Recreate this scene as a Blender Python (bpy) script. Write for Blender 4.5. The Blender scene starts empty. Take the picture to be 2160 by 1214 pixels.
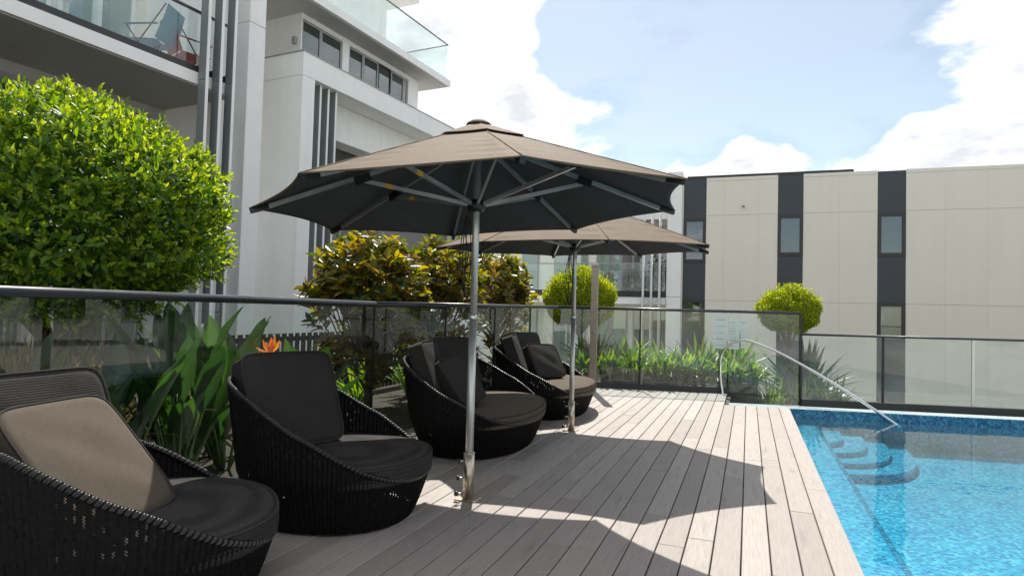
import bpy, bmesh, math, random
import numpy as np
from mathutils import Vector, Matrix
random.seed(7); RNG = np.random.default_rng(11)
R_ = math.radians
SC = bpy.context.scene
COL = SC.collection

# ------------------------------------------------------------------ camera
CAM_H = 1.25
def cam_axes(y, p, ro):
    f = Vector((-math.sin(y)*math.cos(p), math.cos(y)*math.cos(p), math.sin(p)))
    r = Vector((math.cos(y), math.sin(y), 0)); u = r.cross(f)
    return (math.cos(ro)*r + math.sin(ro)*u, -math.sin(ro)*r + math.cos(ro)*u, f)
cr, cu, cf = cam_axes(0.35716842, 0.03593553, 0.02733532)
cd = bpy.data.cameras.new('camera'); cam = bpy.data.objects.new('camera', cd); COL.objects.link(cam)
cam.matrix_world = Matrix(((cr.x, cu.x, -cf.x, 0), (cr.y, cu.y, -cf.y, 0), (cr.z, cu.z, -cf.z, CAM_H), (0, 0, 0, 1)))
cd.sensor_width = 36; cd.lens = 36*1340.36/2160; cd.clip_start = .05; cd.clip_end = 800
SC.camera = cam

# ------------------------------------------------------------------ sky, sun, exposure
SUN_EL = R_(51.5); SUN_DIR2 = Vector((-.357, .934)).normalized()
SKY_STRENGTH = .051; SUN_STRENGTH = 2.6
SC.view_settings.view_transform = 'Standard'; SC.view_settings.look = 'None'
SC.view_settings.exposure = 1.42; SC.view_settings.gamma = 1
world = bpy.data.worlds.new('World'); SC.world = world; world.use_nodes = True
wn, wl = world.node_tree.nodes, world.node_tree.links
wn.clear()
def W(t, **k):
    n = wn.new(t)
    for a, b in k.items(): setattr(n, a, b)
    return n
sky = W('ShaderNodeTexSky', sky_type='NISHITA'); sky.sun_disc = False
sky.sun_elevation = SUN_EL; sky.sun_rotation = math.atan2(SUN_DIR2.x, SUN_DIR2.y)
sky.air_density = 1.0; sky.dust_density = .35; sky.ozone_density = .7
tc = W('ShaderNodeTexCoord')
sep = W('ShaderNodeSeparateXYZ'); wl.new(tc.outputs['Generated'], sep.inputs[0])
def wm(op, a, b=None, c=None):
    n = W('ShaderNodeMath', operation=op)
    for i, v in enumerate((a, b, c)):
        if v is None: continue
        if isinstance(v, (int, float)): n.inputs[i].default_value = v
        else: wl.new(v, n.inputs[i])
    return n.outputs[0]
zc = wm('ADD', wm('MAXIMUM', sep.outputs[2], 0.0), .30)
cmb = W('ShaderNodeCombineXYZ')
wl.new(wm('DIVIDE', sep.outputs[0], zc), cmb.inputs[0]); wl.new(wm('DIVIDE', sep.outputs[1], zc), cmb.inputs[1])
wl.new(wm('MULTIPLY', sep.outputs[2], 1.6), cmb.inputs[2])
def wnoise(scale, detail, rough, off):
    mp = W('ShaderNodeMapping'); mp.inputs['Location'].default_value = off
    wl.new(cmb.outputs[0], mp.inputs[0])
    n = W('ShaderNodeTexNoise'); n.inputs['Scale'].default_value = scale; n.inputs['Detail'].default_value = detail
    n.inputs['Roughness'].default_value = rough; wl.new(mp.outputs[0], n.inputs['Vector'])
    return n.outputs[0]
n1 = wnoise(2.3, 9, .56, (3.1, 1.7, .4)); n2 = wnoise(5.5, 6, .6, (7.3, 2.2, 1.1)); n3 = wnoise(.9, 2, .5, (1.3, 5.2, 0))
def blob(d, r_in, r_out, amp):
    d = Vector(d).normalized()
    v = W('ShaderNodeVectorMath', operation='DOT_PRODUCT'); wl.new(tc.outputs['Generated'], v.inputs[0]); v.inputs[1].default_value = d
    m = W('ShaderNodeMapRange', interpolation_type='SMOOTHSTEP'); wl.new(v.outputs['Value'], m.inputs[0])
    m.inputs[1].default_value = math.cos(R_(r_out)); m.inputs[2].default_value = math.cos(R_(r_in))
    m.inputs[3].default_value = 0; m.inputs[4].default_value = amp
    return m.outputs[0]
CLOUDS = [((-.415, .815, .407), 3, 9, .22), ((-.385, .86, .33), 2, 8, .20), ((.33, .88, .345), 2, 9, .14), ((.31, .92, .247), 2, 11, .14), ((.185, .956, .215), 2, 6, .14),
          ((-.06, .968, .225), 2, 6, .30), ((.01, .972, .205), 1, 5, .2), ((-.12, .921, .372), 4, 12, -.30), ((.05, .946, .323), 3, 10, -.26), ((-.20, .885, .411), 2, 7, -.14)]
bias = wm('MULTIPLY', wm('SUBTRACT', n3, .5), .22)
for c in CLOUDS: bias = wm('ADD', bias, blob(*c))
dens = wm('ADD', wm('MULTIPLY_ADD', wm('SUBTRACT', n1, .5), 1.9, .5), bias)
mr = W('ShaderNodeMapRange', interpolation_type='SMOOTHSTEP'); wl.new(dens, mr.inputs[0])
mr.inputs[1].default_value = .44; mr.inputs[2].default_value = .62; mr.inputs[3].default_value = .17
shade = W('ShaderNodeMapRange'); wl.new(wm('ADD', wm('MULTIPLY', n2, .7), wm('MULTIPLY', dens, .45)), shade.inputs[0])
shade.inputs[1].default_value = .46; shade.inputs[2].default_value = .78; shade.inputs[3].default_value = 1.0; shade.inputs[4].default_value = .0
ccol = W('ShaderNodeMix', data_type='RGBA')
wl.new(shade.outputs[0], ccol.inputs[0]); ccol.inputs[6].default_value = (.315, .325, .345, 1); ccol.inputs[7].default_value = (.64, .635, .63, 1)
skys = W('ShaderNodeVectorMath', operation='SCALE'); wl.new(sky.outputs[0], skys.inputs[0]); skys.inputs['Scale'].default_value = SKY_STRENGTH
mixc = W('ShaderNodeMix', data_type='RGBA'); wl.new(mr.outputs[0], mixc.inputs[0])
tint = W('ShaderNodeVectorMath', operation='MULTIPLY'); wl.new(skys.outputs[0], tint.inputs[0]); tint.inputs[1].default_value = (1.04, 1.03, .93)
wl.new(tint.outputs[0], mixc.inputs[6]); wl.new(ccol.outputs[2], mixc.inputs[7])
bg = W('ShaderNodeBackground'); wl.new(mixc.outputs[2], bg.inputs[0]); bg.inputs[1].default_value = 1.0
wo = W('ShaderNodeOutputWorld'); wl.new(bg.outputs[0], wo.inputs[0])
sd = bpy.data.lights.new('sun', 'SUN'); sd.energy = SUN_STRENGTH; sd.angle = R_(.53); sd.color = (1, .95, .87)
sun = bpy.data.objects.new('sun', sd); COL.objects.link(sun)
to_sun = Vector((SUN_DIR2.x*math.cos(SUN_EL), SUN_DIR2.y*math.cos(SUN_EL), math.sin(SUN_EL)))
sun.rotation_euler = to_sun.to_track_quat('Z', 'Y').to_euler()
SC.cycles.max_bounces = 8; SC.cycles.transparent_max_bounces = 24; SC.cycles.diffuse_bounces = 4; SC.cycles.glossy_bounces = 4
SC.cycles.use_adaptive_sampling = True
SC.cycles.caustics_reflective = False; SC.cycles.caustics_refractive = False
SC.cycles.sample_clamp_indirect = 6
try:
    SC.cycles.use_denoising = True
except Exception: pass

# ------------------------------------------------------------------ helpers
def empty(name, loc=(0, 0, 0), rz=0):
    o = bpy.data.objects.new(name, None); COL.objects.link(o); o.location = loc; o.rotation_euler = (0, 0, rz); o.empty_display_size = .1
    return o
def tag(o, label=None, cat=None, group=None, kind=None):
    if label: o['label'] = label
    if cat: o['category'] = cat
    if group: o['group'] = group
    if kind: o['kind'] = kind
    return o
def link(name, me, parent=None):
    o = bpy.data.objects.new(name, me); COL.objects.link(o)
    if parent: o.parent = parent
    return o
def copy_tree(o, parent=None):
    kids = list(o.children); c = o.copy(); COL.objects.link(c); c.parent = parent
    for k in kids: copy_tree(k, c)
    return c
def mesh_np(name, V, F, mat=None, smooth=False, uv=None):
    """V (n,3) array, F list of tuples or (m,k) array"""
    me = bpy.data.meshes.new(name)
    V = np.asarray(V, dtype=np.float32)
    if isinstance(F, np.ndarray):
        m, k = F.shape
        me.vertices.add(len(V)); me.vertices.foreach_set('co', V.ravel())
        me.loops.add(m*k); me.loops.foreach_set('vertex_index', F.astype(np.int32).ravel())
        me.polygons.add(m); me.polygons.foreach_set('loop_start', np.arange(0, m*k, k, dtype=np.int32))
        me.polygons.foreach_set('loop_total', np.full(m, k, dtype=np.int32))
        me.update(calc_edges=True)
    else:
        me.from_pydata([tuple(map(float, v)) for v in V], [], [tuple(f) for f in F])
    if uv is not None:
        ul = me.uv_layers.new(name='UVMap')
        li = np.empty(len(me.loops), dtype=np.int32); me.loops.foreach_get('vertex_index', li)
        ul.data.foreach_set('uv', np.asarray(uv, dtype=np.float32)[li].ravel())
    if mat: me.materials.append(mat)
    if smooth: me.polygons.foreach_set('use_smooth', np.ones(len(me.polygons), dtype=bool))
    me.validate(); me.update()
    return me
class MB:
    def __init__(s): s.v = []; s.f = []; s.sm = []
    def add(s, V, F, smooth=False):
        o = len(s.v); s.v += [tuple(v) for v in V]; s.f += [tuple(i+o for i in f) for f in F]; s.sm += [smooth]*len(F); return s
    def box(s, x0, x1, y0, y1, z0, z1, bev=0):
        if bev <= 0:
            V = [(x, y, z) for z in (z0, z1) for y in (y0, y1) for x in (x0, x1)]
            return s.add(V, [(0, 2, 3, 1), (4, 5, 7, 6), (0, 1, 5, 4), (2, 6, 7, 3), (0, 4, 6, 2), (1, 3, 7, 5)])
        b = min(bev, (x1-x0)/2.01, (y1-y0)/2.01, (z1-z0)/2.01); bm = bmesh.new()
        r = bmesh.ops.create_cube(bm, size=1)
        for v in r['verts']:
            v.co = Vector(((x0+x1)/2+v.co.x*(x1-x0), (y0+y1)/2+v.co.y*(y1-y0), (z0+z1)/2+v.co.z*(z1-z0)))
        bmesh.ops.bevel(bm, geom=bm.edges[:], offset=b, segments=2 if bev > .008 else 1, profile=.6, affect='EDGES')
        bm.verts.index_update(); s.add([v.co[:] for v in bm.verts], [[v.index for v in f.verts] for f in bm.faces]); bm.free(); return s
    def prism(s, pts, z0, z1):
        n = len(pts); V = [(p[0], p[1], z0) for p in pts]+[(p[0], p[1], z1) for p in pts]
        return s.add(V, [tuple(range(n-1, -1, -1)), tuple(range(n, 2*n))]+[(i, (i+1) % n, n+(i+1) % n, n+i) for i in range(n)])
    def tube(s, pts, r, n=10, cap=True, closed=False):
        pts = [Vector(p) for p in pts]; m = len(pts); rs = r if isinstance(r, (list, tuple)) else [r]*m
        V = []; pu = None
        for i, p in enumerate(pts):
            if closed: t = (pts[(i+1) % m]-pts[i-1]).normalized()
            else: t = (pts[min(i+1, m-1)]-pts[max(i-1, 0)]).normalized()
            if pu is None:
                u = t.orthogonal().normalized()
            else:
                u = (pu-t*pu.dot(t)); u = u.normalized() if u.length > 1e-6 else t.orthogonal().normalized()
            pu = u; w = t.cross(u)
            for k in range(n):
                a = 2*math.pi*k/n; V.append(p+(u*math.cos(a)+w*math.sin(a))*rs[i])
        F = []
        for i in range(m if closed else m-1):
            j = (i+1) % m
            for k in range(n): F.append((i*n+k, i*n+(k+1) % n, j*n+(k+1) % n, j*n+k))
        s.add(V, F, True)
        if cap and not closed:
            o = len(s.v)-len(V); s.f += [tuple(o+k for k in range(n-1, -1, -1)), tuple(o+(m-1)*n+k for k in range(n))]; s.sm += [False]*2
        return s
    def bar(s, p, q, w, h, up=(0, 0, 1)):
        p, q = Vector(p), Vector(q); t = (q-p).normalized(); sd_ = t.cross(Vector(up)); sd_ = sd_.normalized() if sd_.length > 1e-5 else t.orthogonal().normalized()
        u = sd_.cross(t); V = []
        for c in (p, q):
            for a, b in ((-1, -1), (1, -1), (1, 1), (-1, 1)): V.append(c+sd_*a*w/2+u*b*h/2)
        return s.add(V, [(3, 2, 1, 0), (4, 5, 6, 7), (0, 1, 5, 4), (1, 2, 6, 5), (2, 3, 7, 6), (3, 0, 4, 7)])
    def lathe(s, prof, c=(0, 0, 0), n=20):
        V = []
        for r, z in prof:
            for k in range(n): a = 2*math.pi*k/n; V.append((c[0]+r*math.cos(a), c[1]+r*math.sin(a), c[2]+z))
        F = [(i*n+k, i*n+(k+1) % n, (i+1)*n+(k+1) % n, (i+1)*n+k) for i in range(len(prof)-1) for k in range(n)]
        return s.add(V, F, True)
    def build(s, name, mat, parent=None, kind=None):
        me = bpy.data.meshes.new(name); me.from_pydata([tuple(v) for v in s.v], [], s.f); me.materials.append(mat)
        me.polygons.foreach_set('use_smooth', np.array(s.sm, dtype=bool)); me.update()
        bm = bmesh.new(); bm.from_mesh(me); bmesh.ops.recalc_face_normals(bm, faces=bm.faces[:]); bm.to_mesh(me); bm.free()
        o = link(name, me, parent)
        if kind: o['kind'] = kind
        return o
def box(name, mat, parent, x0, x1, y0, y1, z0, z1, bev=0): return MB().box(x0, x1, y0, y1, z0, z1, bev).build(name, mat, parent)

# ------------------------------------------------------------------ materials
class Mat:
    def __init__(s, name):
        s.m = bpy.data.materials.new(name); s.m.use_nodes = True; s.n = s.m.node_tree.nodes; s.l = s.m.node_tree.links
        s.n.clear(); s.out = s.n.new('ShaderNodeOutputMaterial')
    def node(s, t, ins=None, **k):
        n = s.n.new(t)
        for a, b in k.items(): setattr(n, a, b)
        for a, b in (ins or {}).items(): s.set(n.inputs[a], b)
        return n
    def set(s, inp, v):
        if isinstance(v, bpy.types.NodeSocket): s.l.new(v, inp)
        else: inp.default_value = v
    def math(s, op, a, b=0.0, clamp=False):
        n = s.node('ShaderNodeMath', {0: a, 1: b}, operation=op); n.use_clamp = clamp; return n.outputs[0]
    def noise(s, vec, scale, detail=4, rough=.5):
        return s.node('ShaderNodeTexNoise', {'Vector': vec, 'Scale': scale, 'Detail': detail, 'Roughness': rough}).outputs[0]
    def mapping(s, vec, scale=(1, 1, 1), loc=(0, 0, 0)):
        return s.node('ShaderNodeMapping', {'Vector': vec, 'Scale': scale, 'Location': loc}).outputs[0]
    def ramp(s, fac, stops):
        n = s.node('ShaderNodeValToRGB', {0: fac}); e = n.color_ramp.elements
        while len(e) < len(stops): e.new(.5)
        for i, (p, c) in enumerate(stops): e[i].position = p; e[i].color = (*c, 1) if len(c) == 3 else c
        return n.outputs[0]
    def mix(s, fac, a, b, blend='MIX'):
        n = s.node('ShaderNodeMix', data_type='RGBA', blend_type=blend); s.set(n.inputs[0], fac)
        for i, v in ((6, a), (7, b)): s.set(n.inputs[i], (*v, 1) if isinstance(v, tuple) and len(v) == 3 else v)
        return n.outputs[2]
    def range(s, v, a, b, c=0.0, d=1.0, smooth=False):
        n = s.node('ShaderNodeMapRange', {0: v, 1: a, 2: b, 3: c, 4: d})
        if smooth: n.interpolation_type = 'SMOOTHSTEP'
        return n.outputs[0]
    def bump(s, hgt, strength=.3, dist=.01):
        return s.node('ShaderNodeBump', {'Height': hgt, 'Strength': strength, 'Distance': dist}).outputs[0]
    def bsdf(s, color, rough=.6, normal=None, metallic=0, spec=.5, **k):
        b = s.node('ShaderNodeBsdfPrincipled'); s.set(b.inputs['Base Color'], (*color, 1) if isinstance(color, tuple) and len(color) == 3 else color)
        s.set(b.inputs['Roughness'], rough); s.set(b.inputs['Metallic'], metallic); s.set(b.inputs['Specular IOR Level'], spec)
        if normal is not None: s.l.new(normal, b.inputs['Normal'])
        for a, v in k.items(): s.set(b.inputs[a], v)
        return b.outputs[0]
    def done(s, sh): s.l.new(sh, s.out.inputs[0]); return s.m
    def coord(s, which='Object'): return s.node('ShaderNodeTexCoord').outputs[which]
    def rnd(s): return s.node('ShaderNodeObjectInfo').outputs['Random']

def plaster(name, col, var=.06, rough=.8, scale=3.0, streak=.0):
    m = Mat(name); c = m.coord(); a = m.noise(c, scale, 5, .55); f = m.noise(c, 160, 2, .5)
    st = m.noise(m.mapping(c, (2.2, 2.2, .16)), 1.6, 5, .6)
    v = m.range(a, .3, .7, 1-var, 1+var*.5)
    v = m.math('MULTIPLY', v, m.range(st, .42, .75, 1.0, 1-streak-.001))
    col_ = m.mix(1.0, col, m.node('ShaderNodeCombineColor', {0: v, 1: v, 2: v}).outputs[0], 'MULTIPLY')
    return m.done(m.bsdf(col_, rough, m.bump(f, .15, .002), spec=.3))
def paint(name, col, rough=.45, metallic=0, var=.05):
    m = Mat(name); c = m.coord(); a = m.noise(c, 6, 4, .6)
    v = m.range(a, .3, .7, 1-var, 1+var)
    col_ = m.mix(1.0, col, m.node('ShaderNodeCombineColor', {0: v, 1: v, 2: v}).outputs[0], 'MULTIPLY')
    return m.done(m.bsdf(col_, m.range(a, .3, .7, rough*.85, rough*1.2), metallic=metallic))
M = {}
M['white'] = plaster('white_render', (.88, .88, .865), .03, streak=.05)
M['white_side'] = M['white']
M['beige'] = plaster('beige_panel', (.79, .75, .665), .025, scale=.5, streak=.035)
M['joint'] = plaster('joint_filler', (.40, .37, .33), .1)
M['cream'] = plaster('cream_wall', (.86, .85, .77), .04)
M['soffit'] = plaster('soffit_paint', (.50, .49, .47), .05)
M['concrete'] = plaster('concrete', (.56, .54, .50), .15, scale=8)
M['kerb_dark'] = paint('dark_kerb', (.03, .033, .037), .5)
M['charcoal'] = paint('charcoal_panel', (.042, .050, .060), .5)
M['frame_dark'] = paint('dark_window_frame', (.030, .027, .027), .4)
M['frame_grey'] = paint('grey_window_frame', (.32, .31, .31), .4)
M['fin'] = paint('fin_grey_paint', (.22, .245, .25), .45)
M['rail_dark'] = paint('dark_rail', (.035, .037, .045), .30)
M['alu'] = paint('aluminium', (.62, .62, .60), .35, metallic=.85)
M['pole'] = paint('satin_aluminium', (.60, .60, .58), .38, metallic=.7)
M['bronze'] = paint('brushed_steel_sleeve', (.55, .48, .39), .32, metallic=.9)
M['shower'] = paint('shower_metal', (.42, .36, .30), .38, metallic=.75)
M['chrome'] = paint('polished_steel', (.82, .82, .82), .07, metallic=1, var=.01)
M['black'] = paint('black_plastic', (.012, .012, .013), .4)
M['rope'] = paint('black_cord', (.015, .015, .015), .8)
M['yellow'] = paint('yellow_sticker', (.75, .45, .04), .5)
M['bark'] = plaster('bark', (.12, .095, .065), .35, .9, 12)
M['soil'] = plaster('soil', (.055, .042, .03), .4, .95, 14)
M['gravel'] = plaster('grey_gravel', (.26, .25, .23), .4, .95, 30)
M['sign'] = paint('sign_white', (.80, .80, .78), .4, var=.02)
M['sign_red'] = paint('sign_red', (.65, .22, .18), .5)
M['sign_grey'] = paint('sign_grey', (.55, .55, .55), .5)
M['terracotta'] = paint('pot_dark', (.10, .085, .08), .6)
M['fabric_blue'] = paint('blue_canvas', (.10, .30, .42), .8)
M['fabric_red'] = paint('red_canvas', (.50, .05, .045), .8)
M['white_metal'] = paint('white_metal', (.8, .8, .8), .4)
M['blind'] = paint('blind_cloth', (.34, .36, .34), .8)
M['interior'] = paint('room_wall', (.22, .22, .21), .9)
M['curtain'] = paint('pale_curtain', (.62, .63, .62), .9)
M['purple'] = paint('blue_petal', (.05, .04, .30), .5)
M['ground'] = plaster('paving_far', (.42, .41, .38), .2, .9, 2)

def deck_mat():
    m = Mat('weathered_decking'); r = m.rnd(); c = m.coord()
    off = m.node('ShaderNodeCombineXYZ', {0: m.math('MULTIPLY', r, 37.0), 1: m.math('MULTIPLY', r, 91.0), 2: 0.0}).outputs[0]
    v = m.node('ShaderNodeVectorMath', {0: c, 1: off}, operation='ADD').outputs[0]
    g = m.noise(m.mapping(v, (34, 1.5, 1)), 3.0, 6, .65)
    st = m.noise(m.mapping(v, (9, 1.0, 1)), 1.6, 5, .6); bl = m.noise(m.mapping(v, (7, 2.2, 1)), 1.4, 3, .5)
    fine = m.noise(m.mapping(v, (150, 6, 1)), 2.0, 2, .5)
    base = m.mix(m.math('POWER', r, .8), (.300, .266, .240), (.415, .374, .340))
    base = m.mix(m.range(g, .35, .7, 0, .5), base, (.235, .212, .192))
    base = m.mix(m.range(st, .56, .76, 0, .55), base, (.15, .14, .128))
    sc_ = m.node('ShaderNodeTexVoronoi', {'Vector': m.mapping(v, (3, 1.2, 1)), 'Scale': 1.3}, feature='DISTANCE_TO_EDGE').outputs['Distance']
    base = m.mix(m.math('MULTIPLY', m.range(sc_, 0.0, .006, .35, 0.0), m.range(bl, .5, .6)), base, (.55, .53, .5))
    base = m.mix(m.math('MULTIPLY', m.range(bl, .62, .78, 0, .5), m.range(g, .45, .6)), base, (.15, .14, .13))
    return m.done(m.bsdf(base, m.range(g, .3, .7, .55, .75), m.bump(m.math('ADD', g, m.math('MULTIPLY', fine, .5)), .25, .002), spec=.35))
M['deck'] = deck_mat()

def mosaic(name, cols, scale=.0235, grout=(.45, .55, .58), rough=.18):
    """cell-wise random tile colours on the plane the face lies in"""
    m = Mat(name); c = m.coord(); geo = m.node('ShaderNodeNewGeometry').outputs['Normal']
    nz = m.node('ShaderNodeSeparateXYZ', {0: geo}); s = m.node('ShaderNodeSeparateXYZ', {0: c})
    up = m.math('GREATER_THAN', m.math('ABSOLUTE', nz.outputs[2]), .7)
    side = m.math('GREATER_THAN', m.math('ABSOLUTE', nz.outputs[0]), .7)
    u = m.node('ShaderNodeMix', {0: side, 2: s.outputs[0], 3: s.outputs[1]}).outputs[0]
    v = m.node('ShaderNodeMix', {0: up, 2: s.outputs[2], 3: s.outputs[1]}).outputs[0]
    u, v = m.math('DIVIDE', u, scale), m.math('DIVIDE', v, scale)
    fu, fv = m.math('FLOOR', u), m.math('FLOOR', v)
    cell = m.node('ShaderNodeCombineXYZ', {0: fu, 1: fv, 2: 0.0}).outputs[0]
    wnz = m.node('ShaderNodeTexWhiteNoise', {'Vector': cell}, noise_dimensions='3D').outputs[0]
    lum = m.noise(m.mapping(cell, (.06, .06, .06)), 1.0, 2, .5)
    f = m.math('ADD', wnz, m.math('MULTIPLY', m.math('SUBTRACT', lum, .5), .5), True)
    col = m.ramp(f, [(i/(len(cols)-1), k) for i, k in enumerate(cols)])
    eu = m.math('LESS_THAN', m.math('ABSOLUTE', m.math('SUBTRACT', m.math('FRACT', u), .5)), .455)
    ev = m.math('LESS_THAN', m.math('ABSOLUTE', m.math('SUBTRACT', m.math('FRACT', v), .5)), .455)
    tile = m.math('MULTIPLY', eu, ev)
    return m.done(m.bsdf(m.mix(tile, grout, col), rough, m.bump(tile, .3, .002), spec=.5))
M['tile'] = mosaic('pool_mosaic', [(.004, .13, .33), (.010, .24, .46), (.025, .36, .56), (.07, .46, .62), (.28, .64, .73)], .028, (.16, .48, .58))
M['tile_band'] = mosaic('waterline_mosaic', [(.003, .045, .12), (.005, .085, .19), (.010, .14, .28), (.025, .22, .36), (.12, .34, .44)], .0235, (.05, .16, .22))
M['tile_coping'] = mosaic('coping_mosaic', [(.32, .46, .50), (.42, .55, .58), (.50, .62, .64), (.58, .68, .68)], .0235, (.6, .62, .6))

def water_mat():
    m = Mat('pool_water'); c = m.coord()
    a = m.noise(m.mapping(c, (1, 1, 1)), 2.6, 3, .5); b = m.noise(c, 9.0, 2, .5)
    nrm = m.bump(m.math('ADD', a, m.math('MULTIPLY', b, .22)), .055, .06)
    fr = m.node('ShaderNodeFresnel', {'IOR': 1.333, 'Normal': nrm}).outputs[0]
    t = m.node('ShaderNodeBsdfTransparent', {'Color': (.62, .93, .98, 1)}).outputs[0]
    g = m.node('ShaderNodeBsdfGlossy', {'Color': (1, 1, 1, 1), 'Roughness': .015, 'Normal': nrm}).outputs[0]
    body = m.node('ShaderNodeMixShader', {0: .05, 1: t, 2: m.node('ShaderNodeBsdfDiffuse', {'Color': (.25, .55, .68, 1)}).outputs[0]}).outputs[0]
    return m.done(m.node('ShaderNodeMixShader', {0: fr, 1: body, 2: g}).outputs[0])
M['water'] = water_mat()

def glass_mat(name, tint=(.80, .90, .87), dirt=.05, refl=1.0, bottom=0.0, spots=.4):
    m = Mat(name); c = m.coord(); s = m.node('ShaderNodeSeparateXYZ', {0: c})
    fr = m.node('ShaderNodeFresnel', {'IOR': 1.5}).outputs[0]
    t = m.node('ShaderNodeBsdfTransparent', {'Color': (*tint, 1)}).outputs[0]
    g = m.node('ShaderNodeBsdfGlossy', {'Color': (1, 1, 1, 1), 'Roughness': 0.0}).outputs[0]
    bk = m.node('ShaderNodeNewGeometry').outputs['Backfacing']
    cl = m.node('ShaderNodeMixShader', {0: m.math('MULTIPLY', fr, m.math('MULTIPLY', m.math('SUBTRACT', 1.0, bk), refl), True), 1: t, 2: g}).outputs[0]
    n = m.noise(m.mapping(c, (26, 26, 3)), 2.0, 5, .65); n2_ = m.noise(c, 2.2, 4, .6); sp = m.noise(c, 120, 1, .5)
    low = m.range(s.outputs[2], -.2, .45, 1.0, 0.0, True)
    d = m.math('ADD', m.math('MULTIPLY', m.range(n2_, .35, .75), dirt), m.math('MULTIPLY', m.math('MULTIPLY', low, m.range(n, .3, .75)), bottom))
    d = m.math('ADD', d, m.math('MULTIPLY', m.range(sp, .68, .74), spots*dirt), True)
    df = m.node('ShaderNodeBsdfDiffuse', {'Color': (.75, .78, .76, 1)}).outputs[0]; tr = m.node('ShaderNodeBsdfTranslucent', {'Color': (.75, .78, .76, 1)}).outputs[0]
    dd = m.node('ShaderNodeMixShader', {0: .55, 1: df, 2: tr}).outputs[0]
    return m.done(m.node('ShaderNodeMixShader', {0: d, 1: cl, 2: dd}).outputs[0])
M['glass'] = glass_mat('fence_glass', (.93, .97, .955), .015, 1.0, .02)
M['glass_back'] = glass_mat('fence_glass_dusty', (.92, .965, .955), .04, 1.5, .11)
M['glass_balcony'] = glass_mat('balcony_glass', (.88, .94, .93), .05, 1.8, 0)
def pane_mat(name, col, fac=.5):
    m = Mat(name); fr = m.node('ShaderNodeFresnel', {'IOR': 1.7}).outputs[0]
    t = m.node('ShaderNodeBsdfTransparent', {'Color': (*col, 1)}).outputs[0]; g = m.node('ShaderNodeBsdfGlossy', {'Color': (.9, .95, 1, 1), 'Roughness': .01}).outputs[0]
    return m.done(m.node('ShaderNodeMixShader', {0: m.math('MULTIPLY', m.math('ADD', fr, fac, True), m.math('SUBTRACT', 1.0, m.node('ShaderNodeNewGeometry').outputs['Backfacing'])), 1: t, 2: g}).outputs[0])
M['pane'] = pane_mat('window_pane', (.80, .86, .84), .10)
M['pane_strong'] = pane_mat('window_pane_reflective', (.55, .64, .62), .10)

def fabric(name, c1, c2, rough=.9, transl=0.0, weave=260.0, wr=0.0, coord='Object', bstr=.35):
    m = Mat(name); c = m.coord(coord); a = m.noise(c, 5, 5, .6); f = m.noise(c, 90, 2, .6)
    w1 = m.node('ShaderNodeTexWave', {'Vector': c, 'Scale': weave, 'Distortion': 1.5, 'Detail': 1.0}, wave_type='BANDS', bands_direction='Z').outputs['Fac']
    col = m.mix(m.range(a, .3, .7), c1, c2); col = m.mix(m.range(f, .35, .65, 0, .25), col, tuple(x*.6 for x in c1))
    if wr: col = m.mix(m.math('MULTIPLY', w1, wr), col, tuple(x*.35 for x in c1))
    nrm = m.bump(m.math('ADD', f, w1), bstr, .003)
    b = m.bsdf(col, rough, nrm, spec=.12)
    if transl:
        t = m.node('ShaderNodeBsdfTranslucent', {'Color': col}).outputs[0]; b = m.node('ShaderNodeMixShader', {0: transl, 1: b, 2: t}).outputs[0]
    return m.done(b)
M['canopy'] = fabric('canopy_fabric', (.158, .118, .083), (.178, .134, .095), .8, .0, 400, 0, bstr=.2)
M['shaded_underside'] = fabric('canopy_shaded_underside', (.070, .067, .066), (.082, .078, .076), .85, .0, 400, 0, bstr=.2)  # same cloth as the top; underside shade put into this darker colour
M['cushion'] = fabric('cushion_fabric', (.046, .043, .041), (.058, .054, .050), .9, 0, 30, .55)
M['cushion_plain'] = fabric('cushion_plain_fabric', (.110, .089, .068), (.130, .106, .082), .9, 0, 300, .1)
M['piping'] = fabric('cushion_piping', (.05, .047, .044), (.06, .055, .05), .9)

def wicker():
    m = Mat('black_wicker'); uv = m.node('ShaderNodeSeparateXYZ', {0: m.coord('UV')}); u, v = uv.outputs[0], uv.outputs[1]
    row = m.math('FRACT', m.math('ADD', m.math('DIVIDE', v, .011), m.math('MULTIPLY', m.math('FLOOR', u), .5)))
    hgt = m.math('SINE', m.math('MULTIPLY', row, math.pi))
    groove = m.math('ABSOLUTE', m.math('SUBTRACT', m.math('FRACT', u), .5))
    c = m.coord(); big = m.noise(c, 6, 3, .6)
    hole = m.math('MULTIPLY', m.math('GREATER_THAN', groove, .36), m.math('LESS_THAN', hgt, .70))
    wn_ = m.node('ShaderNodeTexWhiteNoise', {'Vector': m.node('ShaderNodeCombineXYZ', {0: m.math('FLOOR', m.math('ADD', u, .5)), 1: m.math('FLOOR', m.math('DIVIDE', v, .022)), 2: 0.0}).outputs[0]}, noise_dimensions='3D').outputs[0]
    hole = m.math('MULTIPLY', hole, m.math('GREATER_THAN', m.math('ADD', wn_, m.math('MULTIPLY', big, .8)), 1.16))
    col = m.mix(m.range(m.noise(c, 60, 2, .5), .3, .7), (.003, .003, .0033), (.008, .0078, .0078))
    b = m.bsdf(col, .6, m.bump(hgt, .25, .003), spec=.16)
    t = m.node('ShaderNodeBsdfTransparent').outputs[0]
    return m.done(m.node('ShaderNodeMixShader', {0: hole, 1: b, 2: t}).outputs[0])
M['wicker'] = wicker()
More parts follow.
